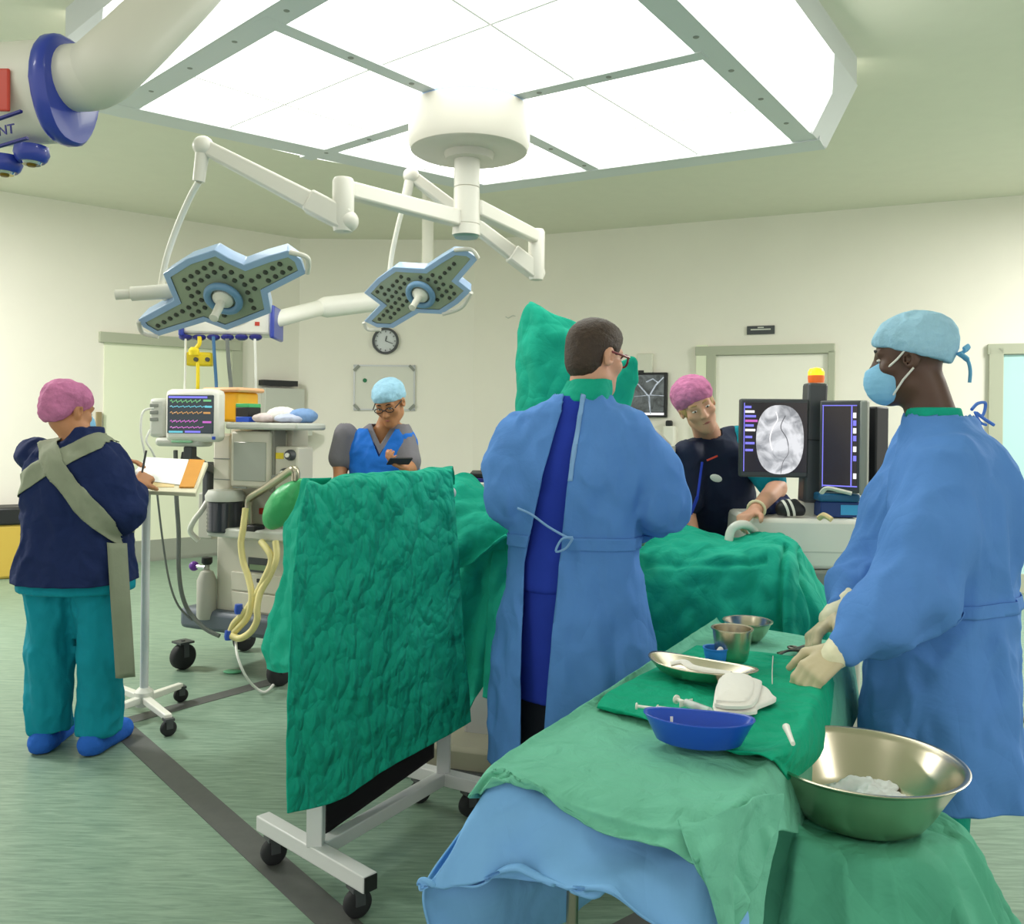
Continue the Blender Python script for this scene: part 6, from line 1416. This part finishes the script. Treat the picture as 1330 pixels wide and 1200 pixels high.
# light green cloth
g = [[out_l(1.02, .05, ZI - .22), out_l(1.02, .012, zi), tp(.3, 1.02, .004), tp(.6, 1.02, .004), out_r(1.02, .006, zi), out_r(1.02, .04, ZI - .2)],
     [out_l(.65, .05, ZI - .22), out_l(.65, .012, zi), tp(.3, .65, .004), tp(.6, .65, .004), out_r(.65, .006, zi), out_r(.65, .04, ZI - .2)],
     [out_l(.3, .05, ZI - .2), out_l(.3, .014, zi), tp(.3, .3, .006), tp(.6, .3, .006), out_r(.3, .008, zi), out_r(.3, .04, ZI - .2)],
     [P(618, 1035, 1.74), P(640, 992, 1.76), PZ(745, 985, zi + .001), PZ(860, 1000, zi + .001), PZ(985, 1012, zi), P(1010, 1080, 1.62)],
     [P(622, 1030, 1.71), P(652, 1002, 1.71), P(742, 1022, 1.68), P(850, 1040, 1.62), P(960, 1055, 1.57), P(990, 1130, 1.56)],
     [P(632, 1022, 1.69), P(665, 1006, 1.69), P(740, 1048, 1.64), P(835, 1082, 1.57), P(932, 1098, 1.51), P(975, 1170, 1.52)],
     [P(640, 1014, 1.68), P(672, 1010, 1.68), P(742, 1056, 1.63), P(830, 1094, 1.55), P(905, 1118, 1.49), P(955, 1205, 1.50)]]
g = [rw[:2] + [rw[1].lerp(rw[2], .2)] + rw[2:4] + [rw[3].lerp(rw[4], .78) - Vector((0, 0, .006 * (k < 4)))] + [rw[4] - Vector((0, 0, .006 * (k < 4)))] + rw[5:] for k, rw in enumerate(g)]
lg = cloth('table_cloth', g, M_greenl, 150, 170, lambda u, v: .002 + .006 * min(1, max(0, (v - .52) / .12)), 9, folds=lambda u, v: .010 * math.sin(u * 20 + 5 * v) * max(0, (v - .62) / .38) + .012 * math.exp(-((v - .80) / .03) ** 2) * math.sin(u * 8)); tag(lg, 'pale green cloth covering the instrument table and hanging over its near end', 'cloth')
# right front corner of the cloth hanging lower
g = [[P(880, 1065, 1.56), P(930, 1060, 1.53), P(975, 1040, 1.56), P(1012, 1030, 1.66)], [P(892, 1098, 1.50), P(930, 1110, 1.48), P(968, 1100, 1.53), P(1000, 1090, 1.62)], [P(905, 1135, 1.475), P(932, 1150, 1.465), P(962, 1150, 1.51), P(985, 1150, 1.58)], [P(925, 1178, 1.47), P(940, 1190, 1.46), P(962, 1200, 1.50), P(980, 1210, 1.56)], [P(945, 1215, 1.47), P(952, 1220, 1.46), P(966, 1230, 1.50), P(980, 1240, 1.56)]]
o = cloth('cloth_corner', g, M_greenl, 60, 70, .008, 9, folds=lambda u, v: .012 * math.sin(u * 10 + 2 * v)); o.name = 'corner_fall'; o.parent = lg; o.location = WM[o].to_translation() - WM[lg].to_translation()
# bright green towel on top
zt_ = zi + .020; q = lambda x, y, z=zt_: PZ(x, y, z)
g = [[q(905, 836), q(960, 842), q(1010, 848), q(1045, 851), q(1078, 854), q(1088, 866, .765)],
     [q(855, 862), q(915, 870), q(985, 878), q(1035, 886), q(1072, 892), q(1082, 925, .735)],
     [q(800, 893), q(880, 905), q(960, 920), q(1018, 930), q(1052, 936), q(1068, 980, .70)],
     [q(778, 908), q(850, 930), q(940, 956), q(990, 968), q(1024, 974), q(1042, 1010, .71)],
     [q(777, 912), q(846, 936), q(935, 964), q(985, 980), q(1010, 986), q(1024, 1012, .73)]]
o = cloth('table_towel', g, M_greend, 130, 120, .004, 11, folds=lambda u, v: .006 * math.sin(u * 14 + v * 9) * (.2 + v) + .004); tag(o, 'bright green towel spread on the pale green cloth of the instrument table', 'towel')

# ------------------------------------------------------------------ things on the instrument table
ZS = zt_ + .008
def kidney(name, px, py, z, L, W, h, ang, m, label, bend=3.2):
    c = PZ(px, py, z + h); c.z = z; R = Matrix.Rotation(ang, 3, 'Z'); mb = MB(); n = 56; vs = []
    prof = [(0, .0), (.62, .0), (.74, .006), (.97, h), (1.02, h + .003), (1.03, h), (1.0, h - .003), (.78, .002), (.66, -.003), (0, -.003)]
    for rr, zz in prof:
        for k in range(n):
            a = 2 * PI * k / n; x = rr * math.cos(a) * L / 2; y = rr * math.copysign(abs(math.sin(a)) ** .9, math.sin(a)) * W / 2 + bend * x * x * .6
            vs.append(c + R @ Vector((x, y, zz + .004)))
    fs = [(i * n + k, i * n + (k + 1) % n, (i + 1) * n + (k + 1) % n, (i + 1) * n + k) for i in range(len(prof) - 1) for k in range(n)]
    o = mb.add(vs, fs).build(name, m, angle=180); tag(o, label, 'kidney dish'); return c, R
c, R = kidney('kidney_dish', 903, 866, ZS, .29, .135, .026, math.radians(-36), M_steel, 'steel kidney dish holding a white gauze strip')
mb = MB(); mb.tube(spline([c + R @ Vector(v) for v in ((-.075, .012, .018), (-.045, .025, .026), (-.01, .0, .024), (.03, .0, .022), (.07, .012, .020), (.09, .014, .02))], 30), [.012] * 30, 10, flat=.5); tag(mb.build('gauze_strip', M_gauze), 'white gauze strip lying inside the steel kidney dish', 'gauze')
c, R = kidney('kidney_dish', 907, 936, ZS - .014, .222, .105, .05, math.radians(-14), M_bluep, 'blue plastic kidney dish at the near edge of the towel', 2.6)
mb = MB(); mb.tube(spline([c + R @ Vector(v) for v in ((-.055, .012, .05), (-.05, .0, .022), (-.02, -.01, .014), (.03, -.012, .012))], 24), .003, 8); tag(mb.build('needle_tube', M_white), 'thin white tube lying inside the blue kidney dish', 'tube')
def vessel(name, px, py, z, r0, r1, h, m, label, cat, rim=.004):
    c = PZ(px, py, z + h); c.z = z + .002; t = .003
    prof = [(0, 0), (r0 * .9, 0), (r0, .006)] + [(r0 + (r1 - r0) * (k / 6) ** .75, .006 + (h - .006) * k / 6) for k in range(1, 7)] + [(r1 + rim, h + .001), (r1 + rim, h + .004), (r1 - t, h + .003)] + [(r0 + (r1 - r0) * (k / 6) ** .75 - t, .006 + (h - .006) * k / 6) for k in range(5, 0, -1)] + [(r0 - t, .008), (0, .006)]
    o = MB().lathe(prof, c, 48).build(name, m, angle=60); tag(o, label, cat); return c
vessel('steel_bowl', 971, 808, zi + .004, .045, .073, .055, M_steel, 'round steel bowl at the far end of the instrument table', 'bowl')
vessel('steel_cup', 951, 818, ZS, .042, .053, .085, M_steel, 'deep steel cup in front of the round steel bowl', 'cup')
c = vessel('blue_cup', 930, 843, ZS, .028, .034, .036, mat('blue_cup_plastic', '#2f7fd6', .35), 'small blue cup holding a white tube beside the steel cup', 'cup', .002)
mb = MB(); mb.tube([c + Vector((-.005, -.005, .012)), c + Vector((.035, -.01, .06))], [.009, .012], 12); tag(mb.build('white_tube', M_white), 'short white tube leaning in the small blue cup', 'tube')
# folded gauze
r = empty('gauze_stack', tuple(PZ(960, 905, ZS)), 0, 'folded white gauze squares right of the steel kidney dish', 'gauze')
for k, (pts, dz) in enumerate(((((926, 922), (938, 884), (988, 893), (1003, 906), (1007, 912), (984, 922), (980, 928), (935, 930)), 0), (((928, 917), (939, 880), (984, 886), (988, 896), (978, 918), (945, 921)), .014), (((930, 913), (940, 880), (976, 883), (972, 912)), .022))):
    z = ZS + dz; p_ = [PZ(x, y, z) for x, y in pts]; c = sum(p_, Vector()) / len(p_); mb = MB(); ring_ = spline(p_ + [p_[0]], 40)[:-1]; n = len(ring_)
    th = .012; vs = [p + Vector((0, 0, .0)) for p in ring_] + [c + (p - c) * 1.01 + Vector((0, 0, th * .6)) for p in ring_] + [c + (p - c) * .9 + Vector((0, 0, th)) for p in ring_] + [c + Vector((0, 0, th + .002))]
    fs = [(j * n + i, j * n + (i + 1) % n, (j + 1) * n + (i + 1) % n, (j + 1) * n + i) for j in (0, 1) for i in range(n)] + [(2 * n + i, 2 * n + (i + 1) % n, 3 * n) for i in range(n)]
    mb.add(vs, fs).build('gauze_square', M_gauze, r, angle=60)
def syringe(p0, p1, rad, label, plunger=.03):
    a = PZ(*p0, ZS + rad); b = PZ(*p1, ZS + rad); t = (b - a).normalized(); L = (b - a).length
    r = empty('syringe', tuple(a), 0, label, 'syringe')
    MB().tube([a + t * L * .25, a + t * L * .82, a + t * L * .86, a + t * L], [rad, rad, rad * .35, rad * .3], 16).build('barrel', M_clear, r)
    mb = MB(); s = Vector((-t.y, t.x, 0)); mb.bar(a + t * L * .245, a + t * L * .26, rad * 4.2, rad * 1.4); mb.build('flange', M_white, r)
    MB().tube([a, a + t * .003, a + t * .004, a + t * L * .5], [rad * 1.1, rad * 1.1, rad * .5, rad * .5], 14).build('plunger', M_white, r)
    MB().cyl(a + t * L * .5, a + t * L * .54, rad * .92).build('stopper', M_dgrey, r)
syringe((878, 908), (932, 928), .0095, 'short syringe with white plunger above the blue kidney dish')
syringe((826, 917), (935, 931), .007, 'long thin syringe lying along the far rim of the blue kidney dish')
# dark instruments, guide wire, needle cap
p = PZ(1025, 846, zi + .006); r = empty('forceps', tuple(p), 0, 'small dark steel forceps near the gloved hands', 'forceps')
M_inst = mat('dark_steel', '#77736a', .3, .9)
for s in (-1, 1):
    a = PZ(1010, 850 + s * 1.5, zi + .012); b = PZ(1024, 845, zi + .014); e = PZ(1046, 842 + s * 3.5, zi + .012); MB().tube(spline([a, b, e], 12), .004, 8).build('blade', M_inst, r)
    mb = MB(); cc_ = PZ(1036 + 6 * s, 843 + 2 * s, zi + .010); mb.tube([cc_ + Vector((.014 * math.cos(k * PI / 8), .014 * math.sin(k * PI / 8), 0)) for k in range(16)], .0035, 8, closed=True); mb.build('finger_ring', M_inst, r)
mb = MB(); mb.tube(spline([PZ(1004, 852, ZS), PZ(1003, 870, ZS), PZ(1003, 888, ZS)], 12), .0014, 6); tag(mb.build('guide_wire', M_pale), 'thin pale guide wire lying across the green towel', 'wire')
a, b = PZ(1021, 944, zt_ + .036), PZ(1030, 966, zt_ + .026); mb = MB(); mb.tube([a, a.lerp(b, .3), b], [.008, .006, .0045], 12); tag(mb.build('plastic_needle_sheath', M_white), 'white needle sheath on the towel corner beside the steel basin', 'needle cap')

# ------------------------------------------------------------------ basin on its draped stand
zb_ = .612; bc = PZ(1120, 990, .735); cx_, cy_ = bc.x, bc.y
r = empty('basin_stand', (cx_, cy_, 0), 0, 'low basin stand hidden under the green cloth in the right foreground', 'stand')
MB().lathe([(.0, -.03), (.17, -.03), (.175, -.02), (.17, -.012), (0, -.012)], (cx_, cy_, zb_), 40).build('ring_top', M_alu, r)
for k in range(3):
    a = k * 2 * PI / 3 + .4; e = Vector((cx_ + .2 * math.cos(a), cy_ + .2 * math.sin(a), .0)); MB().cyl((cx_ + .12 * math.cos(a), cy_ + .12 * math.sin(a), zb_ - .02), e, .013).build('leg', M_leg, r)
G = []; nA = 220; prof = [(0, 0.), (.06, .0), (.12, 0.), (.165, .0), (.19, -.012), (.208, -.05), (.228, -.12), (.25, -.2), (.275, -.29), (.30, -.38), (.325, -.46), (.345, -.53)]
rs = spline([Vector((q[0], q[1], 0)) for q in prof], 90)
for i, pr in enumerate(rs):
    rw = []
    for k in range(nA + 1):
        a = 2 * PI * k / nA; t = max(0., min(1., (pr.x - .165) / .18)); am = Vector((math.cos(a), math.sin(a), 0))
        fo = t * (.055 * math.sin(5 * a + .6 + pr.y * 2) + .035 * (1 - 2 * abs(math.sin(4.5 * a + 2))) + .034 * (1 - 2 * abs(math.sin(7.5 * a + pr.y * 5))))
        left = max(0, math.cos(a - 2.75)) ** 3; x = pr.x * (1 + .10 * left * t) + fo + t * .05 * (1 + 1.6 * max(0, math.cos(a + .1)) ** 2); z = pr.y + .13 * left * min(1, max(0, (pr.x - .15) / .05)) * math.exp(-max(0, (pr.x - .21)) / .05)
        qv = Vector((cx_ + am.x * x, cy_ + am.y * x, zb_ + .002 + z)); nz = (.3 - abs(mnoise.noise(qv * 7)) * 1.4) * .022 + mnoise.noise(qv * 19) * .006
        rw.append(qv + am * nz * t + Vector((0, 0, abs(nz) * .5 * (pr.x > .17))))
    G.append(rw)
o = MB().grid(G).build('stand_cloth', M_greenm, angle=180, solid=.003); tag(o, 'green cloth draped over the basin stand in the right foreground', 'cloth')
h = .122; t = .003
prof = [(0, 0), (.105, 0), (.118, .006), (.135, .03), (.165, .085), (.183, h - .008), (.188, h - .002), (.194, h), (.196, h + .004), (.191, h + .006), (.184, h + .003), (.178, h - .01), (.161, .085), (.131, .032), (.114, .010), (.10, .005), (0, .005)]
prof = [(a * 1.07, b) for a, b in prof]
o = MB().lathe(prof, (cx_, cy_, zb_ + .006), 72).build('steel_basin', M_steel, angle=50); tag(o, 'large shiny steel basin on the draped stand in the right foreground', 'basin')
rng = random.Random(5); g = []
for j in range(6):
    g.append([Vector((cx_ - .045 + .03 * i + rng.uniform(-.008, .008), cy_ + .02 + .02 * j + rng.uniform(-.006, .006), zb_ + .022 + .012 * (i in (2, 3, 4)) * (j in (1, 2, 3, 4)) + rng.uniform(0, .022))) for i in range(6)])
o = cloth('plastic_packet', g, M_ice, 50, 50, .006, 40, solid=.001); tag(o, 'crumpled clear plastic packet lying in the steel basin', 'packet')
# ------------------------------------------------------------------ light
w = bpy.data.worlds.new('room_air'); SC.world = w; w.use_nodes = True
bg = w.node_tree.nodes['Background']; bg.inputs['Color'].default_value = (1.0, .98, .945, 1); bg.inputs['Strength'].default_value = .8
SC.view_settings.view_transform = 'Standard'; SC.view_settings.look = 'None'; SC.view_settings.exposure = 0.47; SC.view_settings.gamma = 1.0
SC.view_settings.use_curve_mapping = False
SC.cycles.use_denoising = True
SC.cycles.max_bounces = 6; SC.cycles.sample_clamp_indirect = 4.0

# unseen lamps added at the room's edges and behind the camera to brighten walls
def added_fill_lamp(x, y, rz, watt, label):
    r = empty('added_fill_lamp', (x, y, H), rz, label, 'ceiling light', 'added unseen ceiling lamps that brighten the walls')
    mb = MB(); 
    for sx, sy, w, d in ((0, .29, 1.24, .03), (0, -.29, 1.24, .03), (.605, 0, .03, .6), (-.605, 0, .03, .6)): mb.box((sx, sy, -.02), (w, d, .04))
    mb.build('frame', M_white, r, local=True); MB().box((0, 0, -.012), (1.19, .56, .012)).build('diffuser', MATS['fill_diffuser'], r, local=True)
    L = bpy.data.lights.new('fill_light', 'AREA'); L.shape = 'RECTANGLE'; L.size = 1.15; L.size_y = .5; L.energy = watt; L.color = (1, .98, .95)
    lo = bpy.data.objects.new('fill_light', L); COL.objects.link(lo); lo.parent = r; lo.location = (0, 0, -.03)
mat('fill_diffuser', '#ffffff', .5, emit='#fff6e6', estr=1.5)
for x, y, rz, wt in ((-4.9, 5.4, .9, 165), (5.0, 5.3, -.5, 165), (-3.2, -.6, 0, 25), (3.2, -.6, 0, 25)):
    added_fill_lamp(x, y, rz, wt, 'added flush rectangular ceiling lamp, out of view, to brighten the walls')
